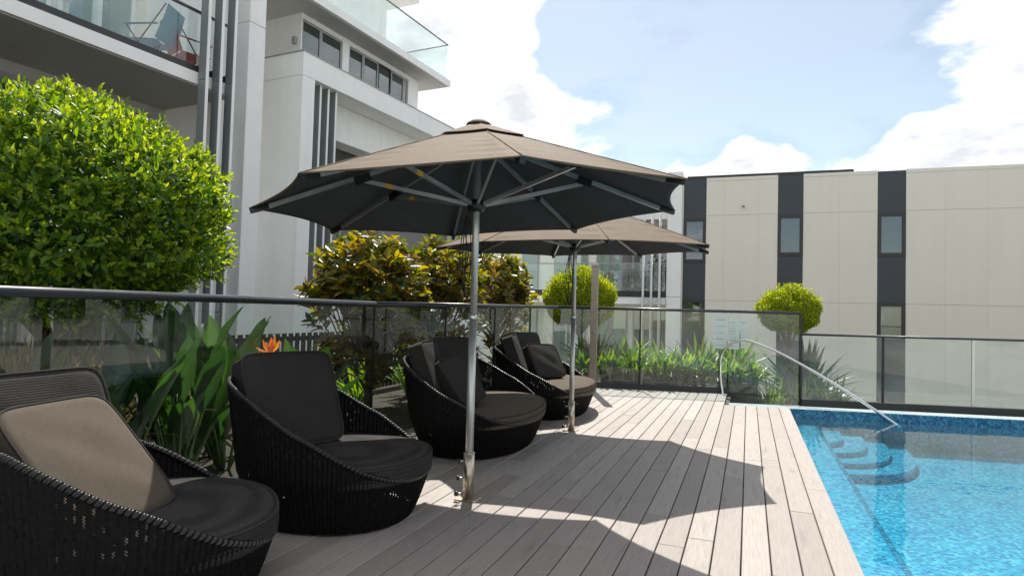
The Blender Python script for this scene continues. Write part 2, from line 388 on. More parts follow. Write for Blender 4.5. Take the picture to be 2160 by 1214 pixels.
def wicker_rim():
    m = Mat('wicker_rim'); uv = m.node('ShaderNodeSeparateXYZ', {0: m.coord('UV')})
    w = m.math('SINE', m.math('ADD', m.math('MULTIPLY', uv.outputs[0], 260.0), m.math('MULTIPLY', uv.outputs[1], 6.283)))
    return m.done(m.bsdf((.012, .0115, .011), .30, m.bump(w, 1.0, .006), spec=.6))
M['wicker_rim'] = wicker_rim()

def leaf_mat(name, cols, back=None, transl=.45, rough=.35, tcol=None):
    m = Mat(name); geo = m.node('ShaderNodeNewGeometry'); r = m.math('FRACT', m.math('ADD', geo.outputs['Random Per Island'], m.rnd()))
    col = m.ramp(r, [(i/(len(cols)-1), k) for i, k in enumerate(cols)])
    if back: front = col; col = m.mix(geo.outputs['Backfacing'], front, back)
    b = m.bsdf(col, rough, spec=.5)
    tc_ = m.mix(1.0, col, tcol or (1.9, 1.7, .35), 'MULTIPLY')
    t = m.node('ShaderNodeBsdfTranslucent', {'Color': tc_}).outputs[0]
    return m.done(m.node('ShaderNodeMixShader', {0: transl, 1: b, 2: t}).outputs[0])
M['ficus'] = leaf_mat('ficus_leaf', [(.034, .085, .010), (.062, .145, .012), (.11, .215, .014), (.17, .28, .016)], None, .50, .42)
M['ficus_young'] = leaf_mat('ficus_young_leaf', [(.16, .26, .012), (.23, .33, .014), (.32, .40, .018)], None, .54, .40)
M['ball'] = leaf_mat('topiary_leaf', [(.08, .15, .008), (.17, .25, .010), (.28, .34, .010), (.46, .48, .012)], None, .58, .33)
M['magnolia'] = leaf_mat('magnolia_leaf', [(.022, .060, .012), (.06, .10, .012), (.16, .17, .010), (.28, .24, .010)], (.145, .112, .018), .52, .30, (2.1, 1.7, .22))
M['strap'] = leaf_mat('strap_leaf', [(.035, .09, .012), (.065, .15, .014), (.12, .22, .016), (.20, .30, .02)], None, .48, .35)
M['strelitzia'] = leaf_mat('strelitzia_leaf', [(.012, .038, .013), (.020, .056, .015), (.034, .080, .016)], None, .36, .34, (2.2, 2.3, .5))
M['orange'] = leaf_mat('orange_petal', [(.75, .22, .015), (.9, .34, .02)], None, .4, .5, (1.3, 1.1, .6))
M['stalk'] = paint('green_stalk', (.06, .11, .03), .5)
M['grass'] = leaf_mat('dry_grass', [(.09, .085, .025), (.17, .14, .05), (.27, .21, .085), (.11, .12, .03)], None, .35, .6, (1.3, 1.2, .8))
M['agave'] = leaf_mat('grey_green_leaf', [(.03, .065, .03), (.045, .085, .04), (.06, .10, .045)], None, .3, .4)
M['farleaf'] = leaf_mat('far_tree_leaf', [(.02, .05, .012), (.04, .08, .018), (.06, .11, .02)], None, .3, .5)

# ================================================================== SETTING
AZ = R_(11.0); CA, SA = math.cos(AZ), math.sin(AZ); TA = math.tan(AZ)
def fence_y(x): return 11.02+(x+.414)*TA          # line of the pool-end fence on the ground
PITCH = .1437; EDGE = .551
tag(MB().add([(-150, -150, -3), (150, -150, -3), (150, 150, -3), (-150, 150, -3)], [(0, 1, 2, 3)]).build('ground', M['ground']), kind='structure')
# deck: dark sub-floor with separate boards on it
deck = tag(MB().prism([(-3.6, -4), (.548, -4), (.548, 9.69), (-.25, 9.56), (-.25, fence_y(-.25)-.02), (-3.6, fence_y(-3.6)+.1)], -.5, -.034).build('deck', M['kerb_dark']), kind='structure')
def joint_y(x): return 9.68+(x+2.07)*.148
def end_y(x): return 9.60+(x+.17)*.19
BM_CACHE = {}
def board(x0, x1, ya, yb, ya2=None, yb2=None):
    """one board lying along Y; ends may be cut askew"""
    ya2 = ya if ya2 is None else ya2; yb2 = yb if yb2 is None else yb2
    key = tuple(round(k, 4) for k in (x1-x0, yb-ya, ya2-ya, yb2-ya)); me = BM_CACHE.get(key)
    if me is None:
        w = x1-x0; b = .003; z0, z1 = -.026, 0.0
        def ring(i, z): return [(i, (i/w)*(ya2-ya)+i, z), (w-i, ((w-i)/w)*(ya2-ya)+i, z), (w-i, (yb-ya)+((w-i)/w)*(yb2-yb)-i, z), (i, (yb-ya)+(i/w)*(yb2-yb)-i, z)]
        V = ring(0, z0)+ring(0, z1-b)+ring(b, z1)
        F = [(0, 1, 5, 4), (1, 2, 6, 5), (2, 3, 7, 6), (3, 0, 4, 7), (4, 5, 9, 8), (5, 6, 10, 9), (6, 7, 11, 10), (7, 4, 8, 11), (8, 9, 10, 11)]
        me = mesh_np('board', V, F, M['deck']); BM_CACHE[key] = me
    o = link('board', me, deck); o.location = (x0, ya, RNG.uniform(-.0008, .0008)); return o
GAP = .0072
fixed_cuts = {0: [5.21], 1: [4.57], 2: [6.10], 3: [6.02], 4: [5.30], 6: [3.60], 7: [4.11], 9: [3.35], 11: [4.2]}
for k in range(0, 26):
    x1 = EDGE-k*PITCH; x0 = x1-PITCH+GAP
    if x1 < -3.04: break
    x0 = max(x0, -3.04)
    right = (x0+x1)/2 > -.25
    e0, e1 = (end_y(x0), end_y(x1)) if right else (joint_y(x0), joint_y(x1))
    cuts = list(fixed_cuts.get(k, []))
    if not cuts: cuts = [random.uniform(1.5, 8.5)]
    y = cuts[-1]+2.7
    while y < e0-.6: cuts.append(y); y += 2.7
    y = cuts[0]-2.7
    while y > -2.4: cuts.insert(0, y); y -= 2.7
    ys = [-2.5]+cuts
    for i, a in enumerate(ys):
        if i+1 < len(ys): board(x0, x1, a+.002, ys[i+1]-.001)
        else: board(x0, x1, a+.002, e0, None, e1)
    if not right: board(x0, x1, e0+.006, fence_y(x0)-.055, e1+.006, fence_y(x1)-.055)
# pool
WZ = -.115
def wall_y(x): return 9.70+(x-.56)*TA
PX1 = 5.4; FLOOR = -.50; SHELF = -.20
pool = empty('pool', (0, 0, 0)); tag(pool, kind='structure')
pm = MB()
pm.add([(.56, -5, FLOOR), (PX1, -5, FLOOR), (PX1, wall_y(PX1), FLOOR), (.56, wall_y(.56), FLOOR)], [(0, 1, 2, 3)])
pm.build('pool_floor', M['tile'], pool)
def wallq(name, mat, z0, z1, pad=0):
    MB().add([(.56, wall_y(.56), z0), (PX1, wall_y(PX1), z0), (PX1, wall_y(PX1), z1), (.56, wall_y(.56), z1)], [(0, 1, 2, 3)]).build(name, mat, pool)
wallq('pool_wall', M['tile_band'], FLOOR, -.004)
MB().box(.555, .56, -5, 9.69, FLOOR, -.03).build('pool_side_wall', M['tile_band'], pool)
MB().prism([(.56, -5), (.90, -5), (.90, wall_y(.90)), (.56, wall_y(.56))], FLOOR, SHELF).build('ledge', M['tile'], pool)
MB().box(.862, .902, -5, 9.755, SHELF-.02, SHELF+.003).build('ledge_shadow_strip', M['tile_band'], pool)  # ledge's cast shadow painted as a dark tiled strip
for i, (ex, ey, z) in enumerate(((.26, 1.12, -.245), (.53, 1.42, -.300), (.79, 1.72, -.355), (1.05, 2.00, -.410))):
    pts = [(.90, wall_y(.90)-.001)]
    n = 28
    for k in range(n+1):
        a = -math.pi/2*(1-k/n); p = 2/3.0
        x = abs(math.cos(a))**p*ex; y = -abs(math.sin(a))**p*ey
        pts.append((.90+x, wall_y(.90+x)+y*1.0-.001))
    MB().prism([pts[0]]+pts[1:], FLOOR-.01*i, z).build('step', M['tile'], pool)
cop = MB(); cop.add([(-.25, 9.585, -.002), (.556, 9.722, -.002), (PX1, wall_y(PX1), -.002), (PX1, wall_y(PX1)+.30, -.002), (-.25, 9.87, -.002), (PX1, wall_y(PX1)+.30, -.3), (-.25, 9.87, -.3), (-.25, 9.585, -.3), (PX1, wall_y(PX1), -.03), (.556, 9.722, -.03)],
    [(0, 1, 2, 3, 4), (4, 3, 5, 6), (0, 4, 6, 7), (1, 9, 8, 2)])
cop.build('coping', M['tile_coping'], pool)
wat = MB().add([(.5605, -5, WZ), (PX1, -5, WZ), (PX1, wall_y(PX1), WZ), (.5605, wall_y(.56), WZ)], [(0, 1, 2, 3)]).build('water', M['water']); tag(wat, kind='structure')
tag(MB().prism([(-.24, 9.86), (PX1, wall_y(PX1)+.28), (PX1, fence_y(PX1)+.15), (-.24, fence_y(-.24)+.15)], -.6, -.16).build('gravel_strip', M['gravel']), kind='structure')
tag(MB().prism([(PX1, -5), (16, -5), (16, 16), (PX1, 11.2)], -.6, -.01).build('unseen_bounce_paving', M['concrete']), kind='structure')  # unseen paving, widened to bounce more sunlight onto the walls
# garden beds
tag(MB().prism([(-12, -6), (-3.10, -6), (-3.10, fence_y(-3.1)+.1), (-3.3, 14.5), (-12, 14.5)], -2.9, -.02).build('garden_bed', M['soil']), kind='structure')
tag(MB().prism([(-3.29, fence_y(-3.2)+.12), (.16, fence_y(.16)+.12), (.16, 14.0), (-3.29, 14.0)], -2.9, .12).build('planting_bed', M['soil']), kind='structure')
tag(MB().prism([(.29, 11.6), (1.47, 11.75), (1.47, 14.6), (.29, 14.2)], -2.9, -.34).build('lower_bed', M['soil']), kind='structure')
tag(MB().prism([(-3.095, 2.4), (-3.45, 2.4), (-3.45, 4.0), (-3.095, 4.0)], -.1, .012).build('paving_strip', M['concrete']), kind='structure')
w = empty('planter_wall', (1.585, 12.85, -.12)); MB().box(-.105, .105, 0, 3.9, -2.8, 0, .006).build('coping', M['concrete'], w)
tag(w, 'low pale concrete planter wall beside the round clipped shrub', 'planter wall')
w = empty('planter_wall', (.225, 11.62, -.20)); MB().box(-.055, .055, 0, 2.1, -2.6, 0, .006).build('coping', M['concrete'], w)
tag(w, 'narrow pale concrete garden edging behind the tall frameless pane', 'planter wall')
# ================================================================== GLASS FENCES
def rail_z(y): return 1.302 if y < 4.8 else 1.302+(y-4.8)*(.060/5.6)
LFX = -3.07
lf = empty('glass_fence', (0, 0, 0)); tag(lf, 'dark railed glass fence running behind the wicker seats', 'fence')
ys = [-2.0, -.66, .70, 2.05, 3.43, 4.80, 6.20, 7.62, 9.04, 10.25]
CY = fence_y(LFX)
mb = MB(); pr = [(-2.2), 4.8, CY+.02]
for a, b in zip(pr[:-1], pr[1:]):
    mb.tube([(LFX, a, rail_z(a)-.026), (LFX, b, rail_z(b)-.026)], .026, 12)
mb.build('top_rail', M['rail_dark'], lf)
for i, (a, b) in enumerate(zip(ys[:-1], ys[1:])):
    g = .05 if i in (2, 3) and False else .016
    gb = .045 if abs(b-2.05) < .01 or abs(b-10.25) < .01 else .016
    MB().box(LFX-.006, LFX+.006, a, b-gb, .03, rail_z(a)-.045).build('glass_pane', M['glass'], lf)
MB().box(LFX-.022, LFX+.022, -2.2, CY, .0, .035).build('base_channel', M['alu'], lf)
for y in (ys[5], ys[6], ys[7], ys[8]):
    MB().box(LFX-.012, LFX+.014, y-.013, y-.003, .03, rail_z(y)-.04).build('gap_seal', M['black'], lf)
bf = empty('glass_fence', (LFX, fence_y(LFX), 0), AZ); tag(bf, 'dark railed glass fence across the end of the deck with a low dark kerb', 'fence')
def tx(x): return (x-LFX)/CA      # distance along fence for world x
E1 = tx(-.29); E2 = tx(.785)
mb = MB(); mb.tube([(0, 0, 1.338), (E2, 0, 1.338)], .024, 12); mb.build('top_rail', M['rail_dark'], bf)
MB().box(tx(-2.95), E1, -.06, .05, -.02, .10, .004).build('kerb', M['kerb_dark'], bf)
for a, b, z0 in ((.05, tx(-1.70)-.02, .10), (tx(-1.70)+.02, E1-.03, .10)):
    MB().box(a, b, -.006, .006, z0, 1.32).build('glass_pane', M['glass_back'], bf)
MB().box(E1-.01, E2-.02, -.006, .006, -.18, 1.32).build('glass_pane', M['glass_back'], bf)
MB().box(tx(-1.70)-.012, tx(-1.70)+.012, -.012, .012, .10, 1.32).build('gap_seal', M['black'], bf)
rf = empty('glass_fence', (.80, fence_y(.80), 0), AZ); tag(rf, 'lower glass fence with thin dark rail behind the pool', 'fence')
def tr_(x): return (x-.80)/CA
mb = MB(); mb.tube([(0, 0, 1.0), (tr_(9.5), 0, 1.03)], .018, 10); mb.build('top_rail', M['rail_dark'], rf)
MB().box(0, tr_(9.5), -.06, .05, -.16, -.03, .004).build('kerb', M['kerb_dark'], rf)
xs = [.80, 1.996, 3.258, 4.52, 5.78, 7.04, 8.3, 9.5]
for i, (a, b) in enumerate(zip(xs[:-1], xs[1:])):
    MB().box(tr_(a)+.02, tr_(b)-.02, -.006, .006, -.03, .99).build('glass_pane', M['glass_back'], rf)
MB().box(tr_(1.996)-.016, tr_(1.996)+.016, -.014, .014, -.03, .99).build('post', M['black'], rf)
MB().box(tr_(3.258)-.018, tr_(3.258)+.018, -.02, .012, -.03, .99).build('post', M['alu'], rf)
MB().box(-.014, .014, -.012, .012, -.18, 1.32).build('post', M['black'], rf)
# signs fixed to the far face of the pool-end fence
def sign(name, x0, x1, z0, z1, rows, label):
    s = empty(name, (x0, fence_y(x0)+.10, z0), AZ); w_, h_ = (x1-x0)/CA, z1-z0
    MB().box(0, w_, -.004, .004, 0, h_, .001).build('board', M['sign'], s)
    for i in range(rows):
        z = h_*(.90-.80*i/max(rows-1, 1)); l = random.uniform(.55, .86)
        MB().box(w_*.07, w_*(.07+l), -.007, -.0045, z-.008, z+.003).build('text_line', M['sign_grey'] if i % 3 else M['sign_red'], s)
    return tag(s, label, 'sign')
sign('safety_sign', -.53, -.33, .72, 1.255, 5, 'taller white notice board seen through the fence pane')
sign('safety_sign', -.31, -.14, .72, 1.21, 9, 'white notice with rows of fine lines behind the fence pane')
sign('safety_sign', -.115, -.03, .74, 1.21, 4, 'narrow white notice strip beside the lined notice')
# ================================================================== LEFT APARTMENT BUILDING
B = R_(5.26)
lb = empty('apartment_building', (-9*math.cos(B), 9*math.sin(B), 0), -B)
tag(lb, 'white apartment building with balconies and tall grey fins beside the deck', 'building')
def LB(name, mat, u0, u1, s0, s1, z0, z1, parent=lb, bev=0): return box(name, M[mat], parent, u0, u1, s0, s1, z0, z1, bev)
LB('column', 'white', -2.0, 0, 7.82, 8.18, -.5, 6.185, bev=.006); LB('column', 'white', -2.0, -.001, 7.822, 8.178, 6.195, 10.5, bev=.006)
for i, s in enumerate((6.845, 7.10, 7.35)):
    f = LB('fin', 'fin', .02, .19, s, s+.045, -.3, 4.80+.05*i); LB('edge_trim', 'white', .1905, .205, s-.001, s+.046, -.3, 10.5, f)
    LB('fin', 'fin', .02, .19, s, s+.045, 4.81+.05*i, 10.5)
    LB('bracket', 'frame_dark', -.05, .02, s+.01, s+.035, 4.95, 5.05)
# lower balcony and its rooms
LB('balcony_slab', 'white', -2.1, 0, -8, 7.535, 4.74, 4.93)
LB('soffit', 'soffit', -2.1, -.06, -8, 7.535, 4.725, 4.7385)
LB('balcony_channel', 'frame_dark', -.10, -.005, -8, 7.5, 4.931, 5.03)
ed = [7.52, 6.50, 5.435, 4.37, 3.3, 2.23, 1.16, .1]
for a, b in zip(ed[1:], ed[:-1]): LB('balustrade_pane', 'glass_balcony', -.058, -.046, a+.008, b-.008, 5.03, 5.91)
LB('balustrade_rail', 'rail_dark', -.075, -.03, -8, 7.5, 5.911, 5.945)
LB('rear_wall', 'beige', -2.6, -2.4, -8, 9.1, 4.94, 10.5)
LB('return_wall', 'white', -2.4, -.3, 7.54, 7.815, -.5, 10.4)
for a, b, cur in ((6.0, 7.3, 1), (3.6, 5.9, 0), (1.2, 3.5, 1)):
    w = LB('sliding_door', 'white_metal', -2.398, -2.36, a, b, 4.96, 7.3); LB('pane', 'pane', -2.356, -2.35, a+.08, b-.08, 5.02, 7.22, w)
    LB('mullion', 'white_metal', -2.349, -2.32, (a+b)/2-.04, (a+b)/2+.04, 4.97, 7.28, w)
    LB('curtain', 'curtain' if cur else 'blind', -2.359, -2.3575, a+.1, b-.1, 5.03, 7.2, w)
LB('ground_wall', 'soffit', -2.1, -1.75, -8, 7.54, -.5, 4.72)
for a, b in ((5.95, 7.25), (3.0, 5.45), (.2, 2.6), (-2.4, -.2)):
    w = LB('door_frame', 'frame_grey', -1.748, -1.70, a, b, .1, 4.52)
    LB('pane', 'pane_strong', -1.699, -1.694, a+.12, (a+b)/2-.03, .25, 4.36, w); LB('pane', 'pane_strong', -1.699, -1.694, (a+b)/2+.03, b-.12, .25, 4.36, w)
    LB('blind', 'interior', -1.7005, -1.6995, a+.06, b-.06, .22, 4.44, w)
# projecting frame on the right
LB('frame_pillar', 'white', -2.0, 0, 9.12, 9.455, -.5, 5.70, bev=.005)
LB('frame_beam', 'white', -2.0, .002, 9.118, 10.6, 5.705, 6.16); LB('frame_beam', 'white', -2.0, 0, 10.606, 13.1, 5.705, 6.16); LB('frame_beam', 'white', -2.0, .0, 13.106, 17.5, 5.705, 6.16)
LB('parapet_cap', 'frame_grey', -2.02, .015, 9.10, 17.5, 6.161, 6.18)
for s in (9.71, 9.94, 10.17):
    f = LB('fin', 'fin', -.27, -.11, s, s+.045, 1.72, 5.70); LB('edge_trim', 'white', -.1095, -.098, s-.001, s+.046, 1.72, 5.70, f)
for a, b in ((9.46, 11.2), (11.206, 12.4), (12.406, 13.6), (13.606, 17.4)): LB('inner_wall', 'white', -1.1, -.62, a, b, 4.90, 5.70)
LB('sill_wall', 'white', -1.0, -.30, 9.46, 17.4, -.5, 1.70)
LB('recess_wall', 'interior', -2.0, -1.7, 9.46, 17.4, 1.70, 5.69); LB('recess_end', 'white', -1.69, -.3, 17.3, 17.5, 1.70, 5.69)
for a, b in ((10.0, 11.8), (12.2, 14.0)):
    w = LB('window', 'frame_grey', -1.699, -1.66, a, b, 1.9, 4.7); LB('pane', 'pane_strong', -1.659, -1.655, a+.1, b-.1, 2.0, 4.6, w); LB('blind', 'interior', -1.6605, -1.6595, a+.08, b-.08, 1.98, 4.62, w)
# upper volume with ribbon windows
LB('upper_wall', 'white', -6, -.86, 9.84, 14.15, 5.9, 7.385)
LB('upper_wall', 'white', -.861, -.80, 13.70, 14.152, 5.9, 7.385); LB('upper_pier', 'white', -.861, -.795, 11.12, 11.34, 5.9, 7.385)
LB('upper_wall', 'white', -.861, -.80, 9.838, 9.862, 5.9, 7.385); LB('upper_head', 'white', -.861, -.80, 9.86, 13.7, 7.27, 7.385)
LB('joint_strip', 'frame_grey', -2.02, -2.0, 9.832, 9.839, 6.2, 7.38)
wins = [(9.865, 10.44), (10.44, 11.115), (11.345, 11.875), (11.875, 12.445), (12.445, 12.965), (12.965, 13.52), (13.52, 13.695)]
for i, (a, b) in enumerate(wins):
    w = empty('window', (0, 0, 0)); w.parent = lb; z0, z1 = 6.02, 7.265; fm = 'frame_grey' if i != 4 else 'frame_dark'
    for nm, s0, s1, za, zb in (('frame', a, a+.045, z0, z1), ('frame', b-.045, b, z0, z1), ('frame', a+.045, b-.045, z1-.05, z1), ('frame', a+.045, b-.045, z0, z0+.05)):
        LB(nm, fm, -.855, -.815, s0, s1, za, zb, w)
    if b-a > .3:
        LB('pane', 'pane_strong', -.838, -.833, a+.045, b-.045, z0+.05, z1-.05, w)
        LB('blind', 'blind', -.853, -.850, a+.046, b-.046, 6.62+random.uniform(-.12, .12) if i != 4 else 6.1, z1-.05, w)
        LB('room', 'interior', -.8595, -.8565, a+.046, b-.046, z0+.05, z1-.05, w)
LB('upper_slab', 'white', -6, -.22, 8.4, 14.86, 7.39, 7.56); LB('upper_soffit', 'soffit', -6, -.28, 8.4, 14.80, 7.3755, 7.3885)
pj = [14.80, 13.81, 12.82, 11.816, 10.81, 9.8, 8.8]
for a, b in zip(pj[1:], pj[:-1]): LB('balustrade_pane', 'glass_balcony', -.31, -.298, a+.006, b-.006, 7.57, 8.54)
LB('balustrade_rail', 'rail_dark', -.32, -.29, 8.4, 14.81, 8.541, 8.562); LB('balustrade_rail', 'rail_dark', -4, -.321, 14.78, 14.81, 8.541, 8.562)
for a, b in ((-1.3, -.33), (-2.3, -1.31), (-3.3, -2.31)): LB('balustrade_pane', 'glass', a+.006, b-.006, 14.79, 14.802, 7.57, 8.54)
LB('base_trim', 'frame_dark', -.33, -.28, 8.4, 14.81, 7.561, 7.572)
LB('penthouse_wall', 'white', -6, -2.6, 8.4, 15.0, 7.56, 11.0); LB('penthouse_slab', 'white', -6, -2.0, 8.4, 15.8, 10.5, 10.8)
wl_ = empty('wall_light', (0, 0, 0)); wl_.parent = lb
LB('housing', 'frame_grey', -.98, -.90, 9.76, 9.837, 6.72, 6.86, wl_)
cc = empty('security_camera', (0, 0, 0)); cc.parent = lb
MB().tube([(.0, 7.96, 1.31), (.06, 7.95, 1.31)], .012, 8).build('bracket', M['white_metal'], cc); MB().lathe([(.001, -.05), (.03, -.04), (.038, -.01), (.034, .02), (.001, .03)], (.085, 7.95, 1.30), 14).build('dome', M['frame_grey'], cc)
# ================================================================== BACK BUILDING
bb = empty('panelled_building', (0, 22, -3)); tag(bb, 'beige panelled building with dark vertical window strips beyond the pool', 'building')
def BB(name, mat, x0, x1, y0, y1, z0, z1, parent=bb, bev=0): return box(name, M[mat], parent, x0, x1, y0-22, y1-22, z0+3, z1+3, bev)
BB('core_wall', 'joint', -2.10, 16, 22.04, 30, -2.9, 5.70)
BB('end_wall', 'beige', -2.139, -2.101, 22.0, 30, -2.9, 5.75)
rows = [(-2.9, -1.006), (-1.0, 1.771), (1.779, 4.591), (4.599, 5.739)]
cols = [(-1.365, -.799), (-.796, .268), (.271, .835), (1.587, 2.619), (2.622, 3.655), (4.414, 5.429), (5.432, 6.473), (6.476, 7.5), (7.505, 8.5), (8.505, 9.5), (9.505, 10.6)]
for a, b in cols:
    for c, d in rows: BB('wall_panel', 'beige', a, b, 22.0, 22.035, c, d)
for a, b in ((-1.366, .835), (1.586, 3.656), (4.413, 10.6)): BB('parapet_panel', 'beige', a, b, 21.99, 22.035, 5.745, 5.85)
def strip(x0, x1, wins_):
    z = 5.83; y0 = 22.01
    for (za, zb) in wins_+[(-2.9, -2.9)]:
        BB('dark_panel', 'charcoal', x0, x1, y0, 22.035, zb+.004, z-.004) if z-zb > .02 else None
        if zb > -2.85:
            w = empty('window', (0, 0, 0)); w.parent = bb; t = .10
            for nm, a, b, c, d in (('frame', x0+.004, x0+t, za, zb), ('frame', x1-t, x1-.004, za, zb), ('frame', x0+t, x1-t, zb-t, zb), ('frame', x0+t, x1-t, za, za+t)):
                BB(nm, 'frame_dark', a, b, 21.985, 22.03, c, d, w)
            BB('pane', 'pane_strong', x0+t, x1-t, 22.02, 22.026, za+t, zb-t, w)
            BB('blind', 'blind', x0+t+.001, x1-t-.001, 22.031, 22.034, za+t+(zb-za)*random.uniform(.25, .6), zb-t, w)
        z = za
strip(-2.098, -1.369, [(3.04, 4.51), (-.1, 1.785)])
strip(.838, 1.583, [(3.25, 4.545), (.45, 1.79)])
strip(3.659, 4.410, [(3.22, 4.53), (.62, 1.79)])
BB('roof_rail', 'frame_dark', -2.0, 3.01, 22.06, 22.12, 5.80, 5.945)
MB().lathe([(.001, -.03), (.05, -.03), (.055, 0), (.03, .03), (.001, .035)], (-.207, -.03, 7.871), 12).build('wall_vent', M['frame_grey'], bb)
# balcony wing between the two buildings
bw = empty('balcony_wing', (0, 22, -3)); tag(bw, 'pale apartment wing with glass balconies and white end column', 'building')
def BW(name, mat, x0, x1, y0, y1, z0, z1, parent=bw, bev=0): return box(name, M[mat], parent, x0, x1, y0-22, y1-22, z0+3, z1+3, bev)
BW('end_column', 'white', -2.62, -2.145, 21.9, 24, -2.9, 1.86, bev=.006); BW('end_column', 'white', -2.62, -2.145, 21.901, 24, 1.87, 6.1, bev=.006)
for x in (-3.385, -3.11, -2.84):
    MB().tube([(x, -.15, .2), (x, -.15, 9.1)], .045, 10).build('pole', M['alu'], bw)
BW('rear_wall', 'cream', -14, -2.62, 24.2, 24.5, -2.9, 6.1)
BW('balcony_slab', 'white', -14, -2.64, 21.95, 24.2, 1.60, 1.84); BW('balcony_channel', 'kerb_dark', -14, -2.64, 21.93, 22.05, 1.842, 2.05)
BW('upper_slab', 'white', -14, -2.64, 23.6, 24.2, 4.75, 5.05)
for i in range(9):
    BW('balustrade_pane', 'glass_balcony', -14+i*1.26+.01, -14+(i+1)*1.26-.01, 21.98, 21.99, 2.05, 2.98)
BW('balustrade_rail', 'frame_grey', -14, -2.64, 21.97, 22.0, 2.981, 3.02)
for a, b, mt in ((-7.25, -6.62, 'curtain'), (-6.58, -5.9, 'cream'), (-5.55, -4.98, 'cream'), (-4.93, -4.32, 'cream'), (-4.1, -3.42, 'interior'), (-3.4, -2.7, 'interior'), (-8.6, -7.9, 'curtain')):
    for z0, z1 in ((2.07, 4.6), (-1.0, 1.45)):
        w = BW('door_frame', 'frame_grey', a, b, 24.15, 24.199, z0, z1); BW('blind', mt, a+.05, b-.05, 24.146, 24.149, z0+.08, z1-.06, w)
        BW('pane', 'pane', a+.05, b-.05, 24.13, 24.135, z0+.08, z1-.06, w)
BW('partition', 'frame_grey', -4.30, -4.18, 22.2, 24.19, 2.06, 4.74)
# ================================================================== FOLIAGE
def leaves(name, P, D, N, L, Wd, mat, parent, fold=.25, droop=.0, kind='stuff', big=False):
    """P base points, D unit directions, N unit normals, L lengths, Wd widths -> one mesh of folded leaves"""
    P, D, N = map(np.asarray, (P, D, N)); S = np.cross(D, N); S /= np.linalg.norm(S, axis=1, keepdims=True)+1e-9; N = np.cross(S, D)
    L = np.asarray(L)[:, None]; Wd = np.asarray(Wd)[:, None]; n = len(P)
    def pt(t, sx, up): return P+D*L*t+S*Wd*sx+N*(Wd*up-L*droop*t*t)
    if big:
        A = np.stack([pt(0, 0, 0), pt(.28, .42, fold*.8), pt(.28, 0, 0), pt(.28, -.42, fold*.8), pt(.65, .42, fold*.8), pt(.65, 0, 0), pt(.65, -.42, fold*.8), pt(1, 0, 0)], 1).reshape(-1, 3)
        T = np.array([(0, 2, 1), (0, 3, 2), (1, 2, 5), (1, 5, 4), (2, 3, 6), (2, 6, 5), (4, 5, 7), (5, 6, 7)])
        k = 8
    else:
        A = np.stack([pt(0, 0, 0), pt(.5, .5, fold), pt(.5, 0, 0), pt(.5, -.5, fold), pt(1, 0, 0)], 1).reshape(-1, 3)
        T = np.array([(0, 2, 1), (0, 3, 2), (1, 2, 4), (2, 3, 4)]); k = 5
    F = (T[None]+(np.arange(n)*k)[:, None, None]).reshape(-1, 3)
    o = link(name, mesh_np(name, A, F, mat), parent)
    if kind: o['kind'] = kind
    return o
def unit(v): return v/(np.linalg.norm(v, axis=-1, keepdims=True)+1e-9)
def single_leaves(parent, P, D, N, L, Wd, mat, fold=.25, droop=0.0):
    """separate leaf objects sharing one mesh; used for the leaves that show largest"""
    t = [(0, 0, 0), (.28, .42, fold*.8), (.28, 0, 0), (.28, -.42, fold*.8), (.65, .42, fold*.8), (.65, 0, 0), (.65, -.42, fold*.8), (1, 0, 0)]
    T = [(0, 2, 1), (0, 3, 2), (1, 2, 5, 4), (2, 3, 6, 5), (4, 5, 7), (5, 6, 7)]
    for i in range(len(P)):
        key = ('leaf', mat.name, i % 4); me = BM_CACHE.get(key)
        if me is None:
            V = [(a, b*.46, c*.46-droop*(1+.5*(i % 4))*a*a) for a, b, c in t]; me = mesh_np('leaf', V, T, mat); BM_CACHE[key] = me
        o = link('leaf', me, parent); d = Vector(D[i]); s = d.cross(Vector(N[i])).normalized(); n = s.cross(d)
        m = Matrix(((d.x, s.x, n.x, P[i][0]), (d.y, s.y, n.y, P[i][1]), (d.z, s.z, n.z, P[i][2]), (0, 0, 0, 1)))
        o.matrix_local = m @ Matrix.Scale(float(L[i]), 4)
